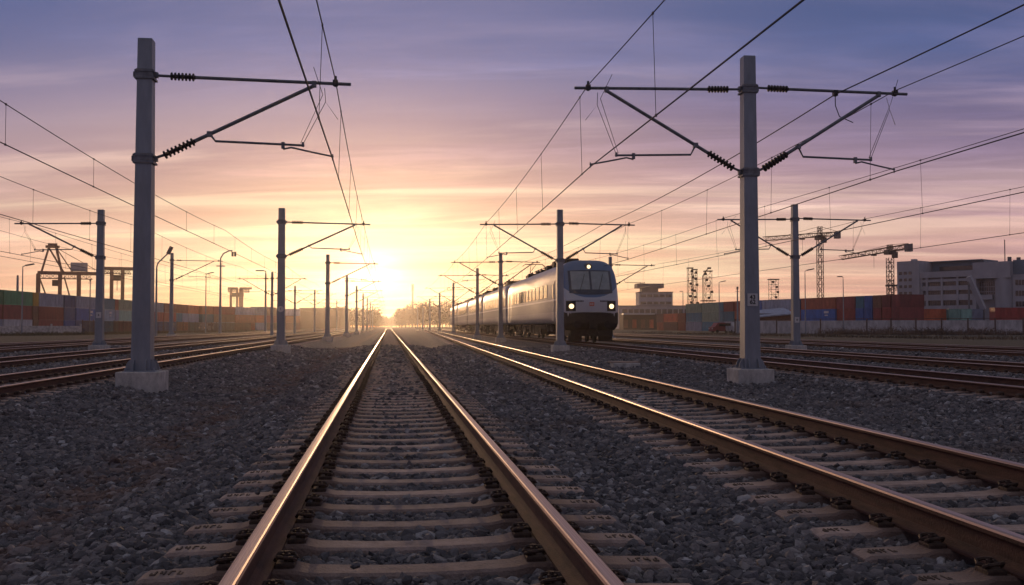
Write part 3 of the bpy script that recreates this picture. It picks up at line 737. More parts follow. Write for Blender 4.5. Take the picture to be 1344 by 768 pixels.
def bogie(root, y):
    b = MB()
    for sx in (-1, 1):
        b.cbox((sx * 1.05, y, .78), (.16, 3.3, .26), .04); b.cbox((sx * 1.1, y, 1.02), (.2, .9, .3), .05)
        for dy in (-1.25, 1.25): b.cbox((sx * 1.12, y + dy, .62), (.26, .42, .42), .06); b.tube([(sx * 1.12, y + dy, .85), (sx * 1.12, y + dy, 1.25)], .12, 8)
    b.box((0, y, .85), (2.0, .5, .3))
    o = b.build('bogie', M['under'], root)
    for dy in (-1.25, 1.25):
        for sx in (-1, 1):
            w = MB(); w.tube([(sx * .68, y + dy, .625), (sx * .71, y + dy, .625), (sx * .711, y + dy, .625), (sx * .82, y + dy, .625)], [.46, .46, .435, .435], 20); w.build('wheel', M['under'], o)
def equipment(root, y0, y1):
    y = y0
    while y < y1:
        w = random.uniform(.8, 2.4); h = random.uniform(.35, .75)
        b = MB(); b.cbox((0, y + w / 2, 1.33 - h / 2), (2.5, w, h), .05)
        for k in range(3): b.box((-1.26, y + w * (k + .5) / 3, 1.33 - h / 2), (.03, w / 4, h * .6))
        b.build('equipment_box', M['under'], root); y += w + random.uniform(.15, .8)
def pantograph(root, y, up):
    b = MB(); z = 5.3
    for sx in (-.5, .5):
        for dy in (-.5, .6): b.sheds((sx, y + dy, 4.9), (sx, y + dy, z + .12), .07, 4, 6)
    for sx in (-.5, .5): b.tube([(sx, y - .7, z + .14), (sx, y + .8, z + .14)], .035, 6)
    b.tube([(-.5, y + .6, z + .14), (.5, y + .6, z + .14)], .04, 6)
    p = b.build('pantograph', M['mast_dark'], root)
    b = MB(); k = (0, y + 2.0, z + .14 + up * .45); hd = (0, y - .4, z + .14 + up)
    b.tube([(0, y + .5, z + .2), k], .05, 6)
    for sx in (-.22, .22): b.tube([k, (sx, hd[1], hd[2])], .025, 6)
    b.build('pantograph_arm', M['mast_dark'], p)
    b = MB()
    for dy in (-.18, .18): b.tube([(-.95, hd[1] + dy, hd[2] - .18), (-.72, hd[1] + dy, hd[2]), (.72, hd[1] + dy, hd[2]), (.95, hd[1] + dy, hd[2] - .18)], .025, 6)
    b.build('collector_head', M['mast_dark'], p)
def roof_gear(root, y0, y1):
    y = y0
    while y < y1:
        b = MB(); w = random.uniform(.5, 1.6); h = random.uniform(.18, .42)
        b.cbox((random.uniform(-.5, .1), y, 5.08 + h / 2), (random.uniform(.7, 1.4), w, h), .04)
        for sx in (-.6, 0, .6): b.sheds((sx, y + w / 2 + .2, 5.02), (sx, y + w / 2 + .2, 5.5), .07, 4, 6)
        b.tube([(-.6, y + w / 2 + .2, 5.5), (-.6, y + w / 2 + 1.5, 5.46)], .025, 5); b.build('roof_equipment', M['under'], root); y += w + random.uniform(.4, 1.3)
def car(y, L_, first, label):
    X0, s = 10.9, S2; th = math.atan(s)
    root = thing('train_car', label, 'train', (X0 + s * y, y, .19 - .19), -th, 'cars of the silver passenger train')
    b = MB(); rings = []
    if first:
        for k in (.02, .15, .3, .45, .6, .72, .82, .88, .93, .965, .99, 1.0):
            rings.append([(x, front_y(x, z), z) for x, z in ring(k)])
        y1 = 1.9
        rings.append([(x, y1 + .0, z) for x, z in ring()])
    else: rings += [[(x, 0, z) for x, z in ring(.93)], [(x, .06, z) for x, z in ring()]]
    for t in np.linspace(.12, 1, 9): rings.append([(x, (1.9 if first else 0) + (L_ - .1 - (1.9 if first else 0)) * t, z) for x, z in ring()])
    rings.append([(x, L_, z) for x, z in ring(.93)])
    b.loft([list(reversed(r)) for r in rings])
    body = b.build('car_body', M['cab_paint'] if first else M['coach_paint'], root, smooth=True)
    # windows along the side facing the middle tracks and the far side
    ya = 6.5 if first else 2.8
    while ya < L_ - 3.5:
        for sg in (-1, 1):
            b = MB(); side_patch(b, ya, ya + 1.45, 3.0, 3.85, sgn=sg); b.build('window', M['glass'], root)
        ya += 1.95
    for yd in ((3.4, L_ - 2.2) if first else (.8, L_ - 2.2)):
        for sg in (-1, 1):
            b = MB(); side_patch(b, yd, yd + 1.0, 1.5, 3.95, .02, sg); d = b.build('door', M['coach_paint'], root)
            b = MB(); side_patch(b, yd + .28, yd + .72, 2.9, 3.75, .03, sg); b.build('window', M['glass'], d)
            b = MB()
            for q in (-.05, 1.05): b.tube([(sg * 1.63, yd + q, 1.6), (sg * 1.63, yd + q, 3.2)], .02, 5)
            b.build('handrail', M['mast_dark'], d)
    bogie(root, 4.4); bogie(root, L_ - 4.0); equipment(root, 7.0, L_ - 6.5)
    if not first:
        b = MB(); b.box((0, -.35, 3.0), (2.6, .75, 3.0)); b.build('gangway', M['rubber'], root)
        roof_gear(root, 3 + random.random(), L_ - 3)
    else:
        roof_gear(root, 6.0, L_ - 7)
        xs = np.linspace(-1.28, 1.28, 27)
        b = MB(); patch(b, list(xs), lambda x: 3.02 + .1 * (x / 1.28) ** 2, lambda x: 4.50 - .04 * (x / 1.28) ** 2, .014, nz=14); b.build('windscreen_surround', M['surround'], root)
        for sg in (-1, 1):
            xs = np.linspace(.06, 1.14, 12) * sg
            b = MB(); patch(b, sorted(xs), lambda x: 3.33, lambda x: 4.42, .03, nz=10); w = b.build('windscreen', M['glass_sky_tint'], root)
            b = MB(); p = [(sg * .55 + dx, front_y(sg * .55 + dx, z) - .06, z) for dx, z in ((-.1, 3.3), (.1, 3.85), (.22, 4.25))]; b.tube(p, .014, 5); b.build('wiper', M['black'], w)
        for hx in (-.02,):
            b = MB(); z = 4.70; b.tube([(hx, front_y(hx, z) - .08, z), (hx, front_y(hx, z) + .15, z)], [.20, .27], 20); h = b.build('headlight', M['lamp_off'], root)
            b = MB(); b.tube([(hx, front_y(hx, z) - .11, z), (hx, front_y(hx, z) - .05, z)], .105, 18); b.build('bulb', M['lamp_on'], h)
        for hx in (-1.2, 1.2):
            xs = list(np.linspace(hx - .28, hx + .26, 7))
            b = MB(); patch(b, xs, lambda x: 2.06, lambda x: 2.66, .012); h = b.build('headlight', M['rubber'], root)
            x2 = hx * .985; z = 2.34; b = MB(); b.tube([(x2, front_y(x2, z) - .07, z), (x2, front_y(x2, z) + .1, z)], [.135, .15], 20); b.build('bulb', M['lamp_on'], h)
        b = MB(); xs = list(np.linspace(-.14, .14, 6)); patch(b, xs, lambda x: 2.36, lambda x: 2.58, .018, nz=3); e = b.build('emblem', M['emblem'], root)
        b = MB(); patch(b, [-.09, -.03], lambda x: 2.42, lambda x: 2.52, .024, nz=2); patch(b, [.02, .08], lambda x: 2.42, lambda x: 2.52, .024, nz=2); b.build('lettering', M['white_sign'], e)
        for sg in (-1, 1):                                           # small dark lettering, too small to read
            b = MB()
            for k in range(6):
                x2 = sg * (.52 + k * .085); patch(b, [x2 - .03, x2 + .03], lambda x: 2.60, lambda x: 2.68, .016, nz=1)
            b.build('lettering', M['mast_dark'], root)
        # underside of the nose: valance, coupler, buffers, snow plough
        b = MB(); rr = []
        for z, k, dy in ((2.02, .985, .20), (1.95, 1.0, .10), (1.35, 1.0, .10), (1.15, .97, .18), (.95, .88, .40)):
            row = []
            for i in range(21):
                x = -1.62 * k + 3.24 * k * i / 20; row.append((x, .42 * abs(x / 1.62) ** 2.6 - .06 + dy - .1, z))
            rr.append(row + [(1.62 * k, 2.5, z), (-1.62 * k, 2.5, z)])
        b.loft(rr); b.build('valance', M['under'], root)
        b = MB(); b.box((0, 1.2, .78), (2.5, 2.2, .35)); b.box((-.9, .5, .55), (.8, .06, .5), rot=Matrix.Rotation(.25, 3, 'Z')); b.box((.9, .5, .55), (.8, .06, .5), rot=Matrix.Rotation(-.25, 3, 'Z')); b.build('snow_plough', M['under'], root)
        b = MB(); b.box((0, -.1, 1.25), (.26, .7, .26)); b.box((0, -.48, 1.25), (.44, .2, .42)); b.tube([(.2, -.2, 1.1), (.3, -.35, .8), (.2, -.2, .6)], .03, 6); b.tube([(-.2, -.2, 1.1), (-.32, -.35, .75), (-.2, -.2, .6)], .03, 6); b.build('coupler', M['under'], root)
        for sg in (-1, 1):
            b = MB(); b.tube([(sg * .9, .2, 1.3), (sg * .9, -.2, 1.3)], .1, 10); b.tube([(sg * .9, -.2, 1.3), (sg * .9, -.26, 1.3)], .24, 16); b.build('buffer', M['under'], root)
            b = MB(); b.tube([(sg * 1.66, 1.2, 2.3), (sg * 1.7, 1.15, 3.0)], .025, 6); b.build('handrail', M['mast_dark'], root)
            b = MB(); side_patch(b, 2.2, 2.75, 3.1, 4.0, .014, sg); b.build('cab_window', M['glass'], root)
    return root
M['surround'] = mat('dark_blue_surround', (.03, .045, .075), .3); M['glass_sky_tint'] = mat('windscreen_glass_sky_tint', (.24, .285, .30), .16, 0, .15, 2)  # windscreen panes: pale sky reflection painted into the glass colour
t0 = car(57.0, 31, True, 'leading silver car with blue cab, lit headlights and two windscreens'); pantograph(t0, 26.5, .95)
for i, (y, lab) in enumerate(((88.9, 'silver coach coupled directly behind the leading car'), (116.8, 'second silver coach behind the leading car'), (144.7, 'third silver coach behind the leading car'), (172.6, 'last silver coach at the tail of the train'))):
    r_ = car(y, 27, False, lab)
    if i == 1: pantograph(r_, 12, .8)

# ------------------------------------------------------------------ shipping containers
def cont_mesh(L_):
    b = MB(); w, h = 2.44, 2.59; n = max(8, int(L_ / .28)); 
    for sg in (-1, 1):
        vs = []; 
        for i in range(n * 4 + 1):
            x = -L_ / 2 + .08 + (L_ - .16) * i / (n * 4); d = .0 if i % 4 in (0, 1) else .045
            vs += [(x, sg * (w / 2 - .03 - d), .12), (x, sg * (w / 2 - .03 - d), h - .1)]
        b.add(vs, [((2 * i, 2 * i + 2, 2 * i + 3, 2 * i + 1) if sg < 0 else (2 * i + 1, 2 * i + 3, 2 * i + 2, 2 * i)) for i in range(n * 4)])
    b.box((0, 0, h - .06), (L_ - .1, w - .08, .06)); b.box((0, 0, .1), (L_ - .1, w - .08, .08))
    b.box((L_ / 2 - .06, 0, h / 2), (.05, w - .1, h - .1)); b.box((-L_ / 2 + .06, 0, h / 2), (.05, w - .1, h - .1))
    for sx in (-1, 1):
        for sy in (-1, 1): b.box((sx * (L_ / 2 - .07), sy * (w / 2 - .07), h / 2), (.14, .14, h))
        b.box((sx * (L_ / 2 - .06), 0, .07), (.11, w - .29, .13)); b.box((sx * (L_ / 2 - .06), 0, h - .06), (.11, w - .29, .115))
    for sy in (-1, 1): b.box((0, sy * (w / 2 - .05), .08), (L_ - .29, .1, .15)); b.box((0, sy * (w / 2 - .05), h - .05), (L_ - .29, .1, .098))
    return b.mesh('shipping_container', M['white_sign'])
CM = {12.19: cont_mesh(12.19), 6.06: cont_mesh(6.06)}
def door_mesh():
    b = MB()
    for sy in (-1, 1): b.box((0, sy * .56, 1.28), (.05, 1.08, 2.3))
    for y in (-.8, -.35, .35, .8): b.tube([(.05, y, .15), (.05, y, 2.4)], .025, 5)
    for y in (-.8, -.35, .35, .8):
        for z in (.6, 1.9): b.box((.05, y, z), (.03, .14, .06))
    return b.mesh('door', M['white_sign'])
DM = door_mesh()
CCOL = {'red': (.20, .035, .03), 'rust red': (.24, .065, .035), 'orange': (.42, .10, .045), 'dark red': (.13, .028, .03), 'blue': (.025, .085, .25), 'dark blue': (.018, .045, .10), 'teal': (.025, .12, .16), 'green': (.02, .13, .075),
        'pale teal': (.14, .25, .23), 'grey': (.16, .19, .24), 'pale grey': (.34, .34, .35), 'yellow': (.30, .19, .03), 'brown': (.12, .06, .04), 'pale blue': (.17, .25, .32), 'green grey': (.13, .17, .14)}
CCOL = {k: tuple(min(.6, c * 1.5 + (.02 if c == max(v) else 0)) for c in v) for k, v in CCOL.items()}
CMAT = {k: mat('container_' + k.replace(' ', '_'), v, .55, 0, .28, 1.2, .1, 10, stretch=(1, 1, .4)) for k, v in CCOL.items()}
TIER = ['bottom', 'middle', 'top']
def container(p, ang, tier, L_, col, label, end, group, z0=-.22, loc_mark=False):
    o = link('shipping_container', CM[L_], None, (p[0], p[1], z0 + tier * 2.6), ang, label, 'container', group)
    o.material_slots[0].link = 'OBJECT'; o.material_slots[0].material = CMAT[col]
    if end:
        d = link('door', DM, o, (-L_ / 2, 0, 0), math.pi); d.material_slots[0].link = 'OBJECT'; d.material_slots[0].material = CMAT[col]
    if loc_mark:
        b = MB(); b.box((L_ * .25, -1.225, 1.9), (1.6, .012, .5)); b.box((L_ * .25, -1.225, 1.2), (1.1, .012, .25)); b.build('marking', M['white_sign'], o)
    return o
USED = set()
def clabel(col, tier, side, up, down, idx, n):
    art = f'{col} container, {TIER[tier]} of its stack'
    rel = (f', under a {up} one' if up else '') + (f', on a {down} one' if down else '')
    lab = f'{art}{rel}, {side}'
    if lab in USED or len(lab.split()) > 16: lab = f'{col} container, {TIER[tier]} tier, stack {ordw(idx)} from the {"near" if side.startswith("left") else "building"} end, {side}'
    USED.add(lab); return lab
def ordw(i): return ['first', 'second', 'third', 'fourth', 'fifth', 'sixth', 'seventh', 'eighth', 'ninth', 'tenth', 'eleventh', 'twelfth', 'thirteenth', 'fourteenth', 'fifteenth', 'sixteenth', 'seventeenth', 'eighteenth', 'nineteenth', 'twentieth', 'twenty-first', 'twenty-second', 'twenty-third', 'twenty-fourth'][i]
def stack_row(pts, seq, side, group):
    """pts: polyline of the front edge; seq: (kind, bottom, middle, top)"""
    segs = [(Vector(a), Vector(b)) for a, b in zip(pts[:-1], pts[1:])]; s = 0.0
    def at(d):
        for a, b in segs:
            l = (b - a).length
            if d <= l: return a + (b - a) * (d / l), (b - a).normalized()
            d -= l
        return segs[-1][1] + (segs[-1][1] - segs[-1][0]).normalized() * d, (segs[-1][1] - segs[-1][0]).normalized()
    for i, (kind, *cols) in enumerate(seq):
        w = {'L': 12.19, 'S': 6.06, 'E': 2.44}[kind] ; c, t = at(s + w / 2); nrm = Vector((t.y, -t.x))
        if nrm.dot(c) < 0: nrm = -nrm                      # away from the camera
        for k, col in enumerate(cols):
            if not col: continue
            up = cols[k + 1] if k + 1 < len(cols) else None; dn = cols[k - 1] if k else None
            lab = clabel(col, k, side, up, dn, i, len(seq)); jit = random.uniform(-.08, .08)
            if kind == 'E':
                p = c + nrm * (3.03 + jit); container(p, math.atan2(nrm.y, nrm.x), k, 6.06, col, lab, True, group)
            else:
                p = c + nrm * (1.22 + jit); a_ = math.atan2(t.y, t.x)
                if (Matrix.Rotation(a_, 2) @ Vector((0, -1))).dot(nrm) > 0: a_ += math.pi
                container(p, a_, k, w, col, lab, False, group, loc_mark=(col in ('blue', 'pale blue') and kind == 'L'))
        s += w + (.5 if kind != 'E' else .32)
LP = [W(-40, 163), W(88, 205), W(176, 250), W(258, 312), W(345, 350)]
LSEQ = [('L', 'grey', 'dark red', 'green'), ('L', 'pale grey', 'dark red', 'green'), ('E', 'brown', 'brown', 'yellow'), ('L', 'dark red', 'red', 'grey'), ('S', 'blue', 'dark blue', 'dark blue'), ('L', 'dark blue', 'blue', 'grey'),
        ('L', 'teal', 'pale blue', 'teal'), ('E', 'brown', 'grey', 'red'), ('L', 'red', 'pale teal', 'green grey'), ('S', 'brown', 'brown', 'dark red'), ('L', 'brown', 'red', 'grey'), ('S', 'blue', 'red', 'grey'),
        ('L', 'blue', 'red', 'dark red'), ('S', 'rust red', 'teal', 'rust red'), ('S', 'orange', 'grey', 'rust red'), ('L', 'teal', 'grey', 'orange'), ('S', 'pale blue', 'teal', 'rust red'), ('L', 'grey', 'brown', 'red'),
        ('L', 'rust red', 'rust red', 'grey'), ('S', 'grey', 'orange', 'pale blue'), ('L', 'brown', 'dark red', 'brown'), ('L', 'dark red', 'rust red', 'pale grey')]
stack_row(LP, LSEQ, 'left yard', 'stacked containers of the left yard')
RP = [W(1181, 200), W(1085, 222), W(960, 258), W(885, 300)]
RSEQ = [('E', 'dark red', 'dark red', 'dark red'), ('E', 'pale blue', 'red', 'dark red'), ('E', 'brown', 'dark red', 'brown'), ('E', 'red', 'blue', 'blue'), ('E', 'grey', 'blue', 'teal'), ('S', 'brown', 'red', 'dark red'),
        ('L', 'dark red', 'blue', 'rust red'), ('E', 'brown', 'red', 'dark blue'), ('L', 'pale grey', 'rust red', 'grey'), ('S', 'grey', 'blue', 'blue'), ('E', 'brown', 'dark red', 'red'), ('E', 'rust red', 'rust red', 'red'), ('S', 'grey', 'teal', 'dark red'), ('E', 'grey', 'teal', 'teal'),
        ('L', 'teal', 'green grey', 'green grey'), ('L', 'grey', 'teal', 'green grey'), ('S', 'rust red', 'rust red', None), ('L', 'brown', 'orange', None), ('S', 'rust red', 'brown', None)]
stack_row(RP, RSEQ, 'right yard', 'stacked containers of the right yard')
def front_stack(px, D, kind, cols, labs, ang):
    x, y = W(px, D)
    for k, (c, l) in enumerate(zip(cols, labs)):
        if c: container((x, y), ang, k, kind, c, l, kind < 7 and abs(ang) > 1, 'containers in front of the grey concrete building')
front_stack(1225, 222, 6.06, ['rust red', 'orange'], ['rust red container beneath the bright orange one by the concrete building', 'bright orange container in front of the concrete tower'], -.15)
front_stack(1246, 222, 6.06, ['grey', 'pale teal'], ['grey container end below the pale teal one by the building', 'pale teal container end, left of its twin, before the windows'], 1.4)
front_stack(1261, 222, 6.06, ['pale blue', 'pale teal'], ['pale blue container end, lower right of the teal pair', 'pale teal container end, right of its twin, before the windows'], 1.4)
front_stack(1275, 222, 6.06, ['green grey', 'grey'], ['green grey container end under the grey one beside the sloping beam', 'grey container end beside the sloping beam'], 1.4)
front_stack(1338, 205, 12.19, ['brown', 'red', 'red'], ['brown container at the right edge, bottom of its stack', 'red container at the right edge, middle of its stack', None], -.12) if False else None
front_stack(1341, 205, 12.19, ['brown', 'red'], ['brown container below the long red one at the right edge', 'long red container at the right edge beside the round concrete shaft'], -.12)

# ------------------------------------------------------------------ grey concrete building on the right
M['conc'] = mat('building_concrete', (.33, .335, .37), .85, 0, .14, .6, .2, 6, stretch=(1, 1, .3))
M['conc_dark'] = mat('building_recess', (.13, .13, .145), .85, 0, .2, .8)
M['conc_blue'] = mat('blue_cladding', (.12, .17, .22), .6, .1, .15, .7)
M['pane'] = mat('window_pane', (.03, .035, .045), .12, 0, .6, 2.5)
def build_right_building():
    A = Vector(W(1180, 262)); B = Vector(W(1344, 238)); t = (B - A).normalized(); nrm = Vector((-t.y, t.x))
    if nrm.y < 0: nrm = -nrm
    root = thing('concrete_building', 'big grey concrete building with strip windows behind the right container stacks', 'building', (A.x, A.y, -.3), math.atan2(t.y, t.x))
    def u(px):
        d = Vector(W(px, 1.0)); den = d.x * t.y - d.y * t.x
        k = (A.x * t.y - A.y * t.x) / den; return (d * k - A).dot(t)
    Z = lambda py, px: ZP(py, (Vector(W(px, 1)) .length and 0) or D_at(px)) + .3
    def D_at(px): 
        q = A + t * u(px); return q.x * math.sin(YAW) + q.y * math.cos(YAW)
    u1, u2, u3, u4, uE = u(1209), u(1278), u(1303), u(1327), u(1344) + 26
    b = MB(); b.box((u1 / 2, 7.2, 9.2), (u1, 16, 18.4)); b.box((u1 * .55, 2, 18.7), (1.2, 1.2, .6)); w = b.build('tower', M['conc'], root)
    for row in range(7):
        for c in range(3):
            z = Z(359, 1186) - row * 1.75; b = MB(); b.box((1.0 + c * 1.3, -.83, z), (.8, .1, .75)); b.build('window', M['pane'], w)
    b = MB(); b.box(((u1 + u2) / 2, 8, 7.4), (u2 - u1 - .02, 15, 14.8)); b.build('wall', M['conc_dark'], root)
    b = MB(); b.box(((u1 + u2) / 2, 10, 16.5), (u2 - u1 - .1, 8, 3.4)); b.box(((u1 + u2) / 2, 9.5, 18.25), (u2 - u1, 9.4, .25)); b.build('roof_storey', M['conc_blue'], root)
    b = MB(); b.box(((u1 + u2) / 2 + .6, 5.93, 16.4), (u2 - u1 - 3, .1, 1.1)); b.build('window', M['pane'], root)
    cols = [u(1209) + .2, u(1217), u(1236.5), u(1257), u(1278)]
    b = MB()
    for c in cols: b.box((c, .2, 7.6), (.5, .62, 15.2))
    b.box(((u1 + u2) / 2, .12, 14.6), (u2 - u1, .78, 1.5))
    for z0, z1 in ((12.75, 13.4), (10.55, 11.7), (8.0, 9.5), (5.2, 6.7), (2.2, 3.9)): b.box(((u1 + u2) / 2, .2, (z0 + z1) / 2), (u2 - u1 - .1, .5, z1 - z0))
    b.build('facade_frame', M['conc'], root)
    for a_, c_ in zip(cols[1:-1], cols[2:]):
        for z0, z1 in ((11.7, 12.75), (9.5, 10.55), (6.7, 8.0), (3.9, 5.2)):
            b = MB(); n = 7; b.box(((a_ + c_) / 2, .38, (z0 + z1) / 2), (c_ - a_ - .5, .06, z1 - z0)); f = b.build('window', M['pane'], root)
            b = MB()
            for k in range(1, n): b.box((a_ + .25 + (c_ - a_ - .5) * k / n, .33, (z0 + z1) / 2), (.07, .06, z1 - z0))
            b.build('frame', M['conc_dark'], f)
    b = MB(); b.box(((u2 + u4) / 2, 7.5, 15.2), (u4 - u2, 15.5, 4.0)); b.box((u2 + .35, 7.5, 6.6), (.7, 15.5, 13.2)); b.box(((u2 + u3) / 2, 8.6, 6.6), (u3 - u2, 13, 13.2)); b.box(((u2 + u3) / 2 + .3, .5, 8.6), (u3 - u2 - .9, 1.0, 1.2)); b.build('wall', M['conc'], root)
    b = MB(); b.box(((u2 + u3) / 2 + .3, 1.95, 10.9), (u3 - u2 - .8, .1, 3.2)); f = b.build('window', M['pane'], root)
    b = MB()
    for k in range(1, 7): b.box((u2 + .7 + (u3 - u2 - .8) * k / 7, 1.86, 10.9), (.09, .07, 3.2))
    for z in (10.0, 11.2): b.box(((u2 + u3) / 2 + .3, 1.86, z), (u3 - u2 - .8, .075, .16))
    b.build('frame', M['conc'], f)
    b = MB(); b.tube([((u3 + u4) / 2, 1.9, 0), ((u3 + u4) / 2, 1.9, 13.2)], (u4 - u3) / 2 * 1.02, 28); b.build('round_shaft', M['conc'], root)
    b = MB(); b.box(((u4 + uE) / 2, 8, 7), (uE - u4, 14, 14)); b.build('wing', M['conc'], root)
    b = MB(); b.box(((u4 + uE) / 2, 8.5, 15.8), (uE - u4, 14, 3.4)); b.build('roof_storey', M['conc_blue'], root)
    for row in range(4):
        for k in range(5):
            x = u4 + 2.2 + k * 3.6; b = MB(); b.box((x, .95, 12.0 - row * 2.6), (2.9, .12, 1.25)); f = b.build('window', M['pane'], root)
            b = MB(); 
            for q in (-.7, 0, .7): b.box((x + q, .86, 12.0 - row * 2.6), (.08, .08, 1.25))
            b.build('frame', M['conc'], f)
    b = MB()
    for k, (x, h) in enumerate(((u(1319), 1.2), (u(1331), 1.0), (u(1313), 5.5))):
        b.tube([(x, 3, 17.2), (x, 3, 17.2 + h)], .12 if h > 2 else .5, 6)
    b.build('rooftop_vent', M['conc_dark'], root)
    # leaning beam of a ramp in front of it
    x0, y0 = W(1272, 224); x1, y1 = W(1291, 224)
    t2 = thing('conveyor_ramp', 'long sloping grey beam leaning down beside the container ends', 'ramp')
    b = MB(); b.tube([(x0, y0, 12.3), (x1, y1, 5.0)], .75, 4); b.build('beam', M['conc'], t2)
    b = MB(); b.tube([(x1, y1, 5.2), (x1, y1, -.3)], .25, 6); b.tube([(x0, y0, 12.0), (x0, y0, -.3)], .25, 6); b.build('support', M['conc_dark'], t2)
build_right_building()

# ------------------------------------------------------------------ concrete walls at the yard edges
M['wallc'] = mat('wall_concrete', (.42, .41, .42), .9, 0, .3, 1.5, .4, 12, stretch=(1, 1, .4))
M['wallpost'] = mat('rusty_post', (.11, .07, .055), .85, 0, .3, 3)
M['stonewall'] = mat('pale_stone_wall', (.46, .44, .43), .9, 0, .4, 2.5, .5, 8)
def wall(label, pa, pb, h, post, m_, every=4.0, top=True, cat='wall', name='concrete_wall'):
    A, B = Vector(pa), Vector(pb); L_ = (B - A).length; t = (B - A).normalized()
    root = thing(name, label, cat, (A.x, A.y, -.25), math.atan2(t.y, t.x))
    b = MB(); n = int(L_ / every)
    for k in range(n): b.box(((k + .5) * L_ / n, 0, h / 2 + random.uniform(-.04, .04)), (L_ / n - .06, .16, h))
    b.build('panel', m_, root)
    for k in range(n + 1):
        b = MB(); b.box((k * L_ / n, -.05, (h + .35) / 2), (.2, .28, h + .35)); b.build('post', post, root)
    if top:
        b = MB(); b.tube([(0, -.05, h + .3), (L_, -.05, h + .3)], .05, 5); b.build('top_rail', M['wallpost'], root)
wall('long grey concrete panel wall with rusty posts behind the right tracks', W(965, 196), W(1420, 160), 2.45, M['wallpost'], M['wallc'])
wall('low pale stone wall in front of the left containers', W(-60, 150), W(106, 166), 1.45, M['stonewall'], M['stonewall'], 5, False)
M['meshf'] = mat('rust_fence', (.10, .07, .05), .9, 0, .4, 2)
def bar_fence(label, pa, pb, h):
    A, B = Vector(pa), Vector(pb); L_ = (B - A).length; t = (B - A).normalized()
    root = thing('mesh_fence', label, 'fence', (A.x, A.y, -.25), math.atan2(t.y, t.x)); b = MB()
    n = int(L_ / .22)
    for k in range(n): b.box((k * .22, 0, h / 2), (.035, .035, h))
    for z in (.25, h * .55, h - .1): b.box((L_ / 2, .02, z), (L_, .04, .06))
    b.build('wire_panel', M['meshf'], root)
    for k in range(int(L_ / 5) + 1):
        b = MB(); b.box((k * 5, -.06, h / 2 + .1), (.12, .1, h + .2)); b.build('post', M['wallpost'], root)
bar_fence('thin brown bar fence with weeds, between the stone wall and the far yard', W(108, 168), W(330, 300), 2.3)

# ------------------------------------------------------------------ dry weeds
def weeds(name, label, pts, n, h, spread, col):
    m_ = mat(name + '_blades', col, .9, 0, .5, 3.0, coord='Generated'); b = MB()
    for i in range(n):
        u = random.random() * (len(pts) - 1); k = int(u); f = u - k; a_, c_ = Vector(pts[k]), Vector(pts[k + 1]); p = a_.lerp(c_, f)
        cl = .45 + .75 * (math.sin(u * 9.1) * .5 + .5) * (math.sin(u * 23.7 + 1) * .5 + .5)
        x = p.x + random.gauss(0, spread); y = p.y + random.gauss(0, spread); hh = h * random.uniform(.35, 1.1) * cl
        g = float(ground_h(np.array(x), np.array(y))); w = random.uniform(0, 6.28); lean = random.gauss(0, .25) * hh; wd = .03 + .02 * hh
        dx, dy = math.cos(w) * wd, math.sin(w) * wd
        tx, ty = x + lean, y + random.gauss(0, .2) * hh
        b.add([(x - dx, y - dy, g - .05), (x + dx, y + dy, g - .05), ((x + tx) / 2 + dx * .8, (y + ty) / 2 + dy * .8, g + hh * .55), (tx, ty, g + hh), ((x + tx) / 2 - dx * .8, (y + ty) / 2 - dy * .8, g + hh * .55)], [(0, 1, 2, 3, 4)])
        for q in range(2):
            f_ = random.uniform(.35, .8); bx, by, bz = x + lean * f_, y, g + hh * f_; aa = random.uniform(0, 6.28); l2 = hh * .35
            b.add([(bx, by, bz), (bx + math.cos(aa) * l2, by + math.sin(aa) * l2, bz + l2 * .6), (bx + math.cos(aa) * l2 * .9, by + math.sin(aa) * l2 * .9, bz + l2 * .6 + .06)], [(0, 1, 2)])
    b.build(name, m_, None, kind='stuff', label=label, cat='weeds')
weeds('dry_weeds', 'tangle of dry brown weeds at the foot of the right concrete wall', [W(1090, 165), W(1180, 162), W(1260, 158), W(1400, 152)], 3000, 1.25, 1.6, (.16, .11, .08))
weeds('dry_grass', 'low dry grass along the fence of the left yard', [W(-40, 143), W(60, 150), W(120, 162), W(200, 190), W(340, 260)], 4200, .6, 2.2, (.11, .095, .05))
weeds('dry_scrub', 'low dry scrub between the outer right tracks', [W(1400, 100), W(1150, 120), W(1000, 150), W(850, 190)], 3000, .45, 3.0, (.10, .07, .045))

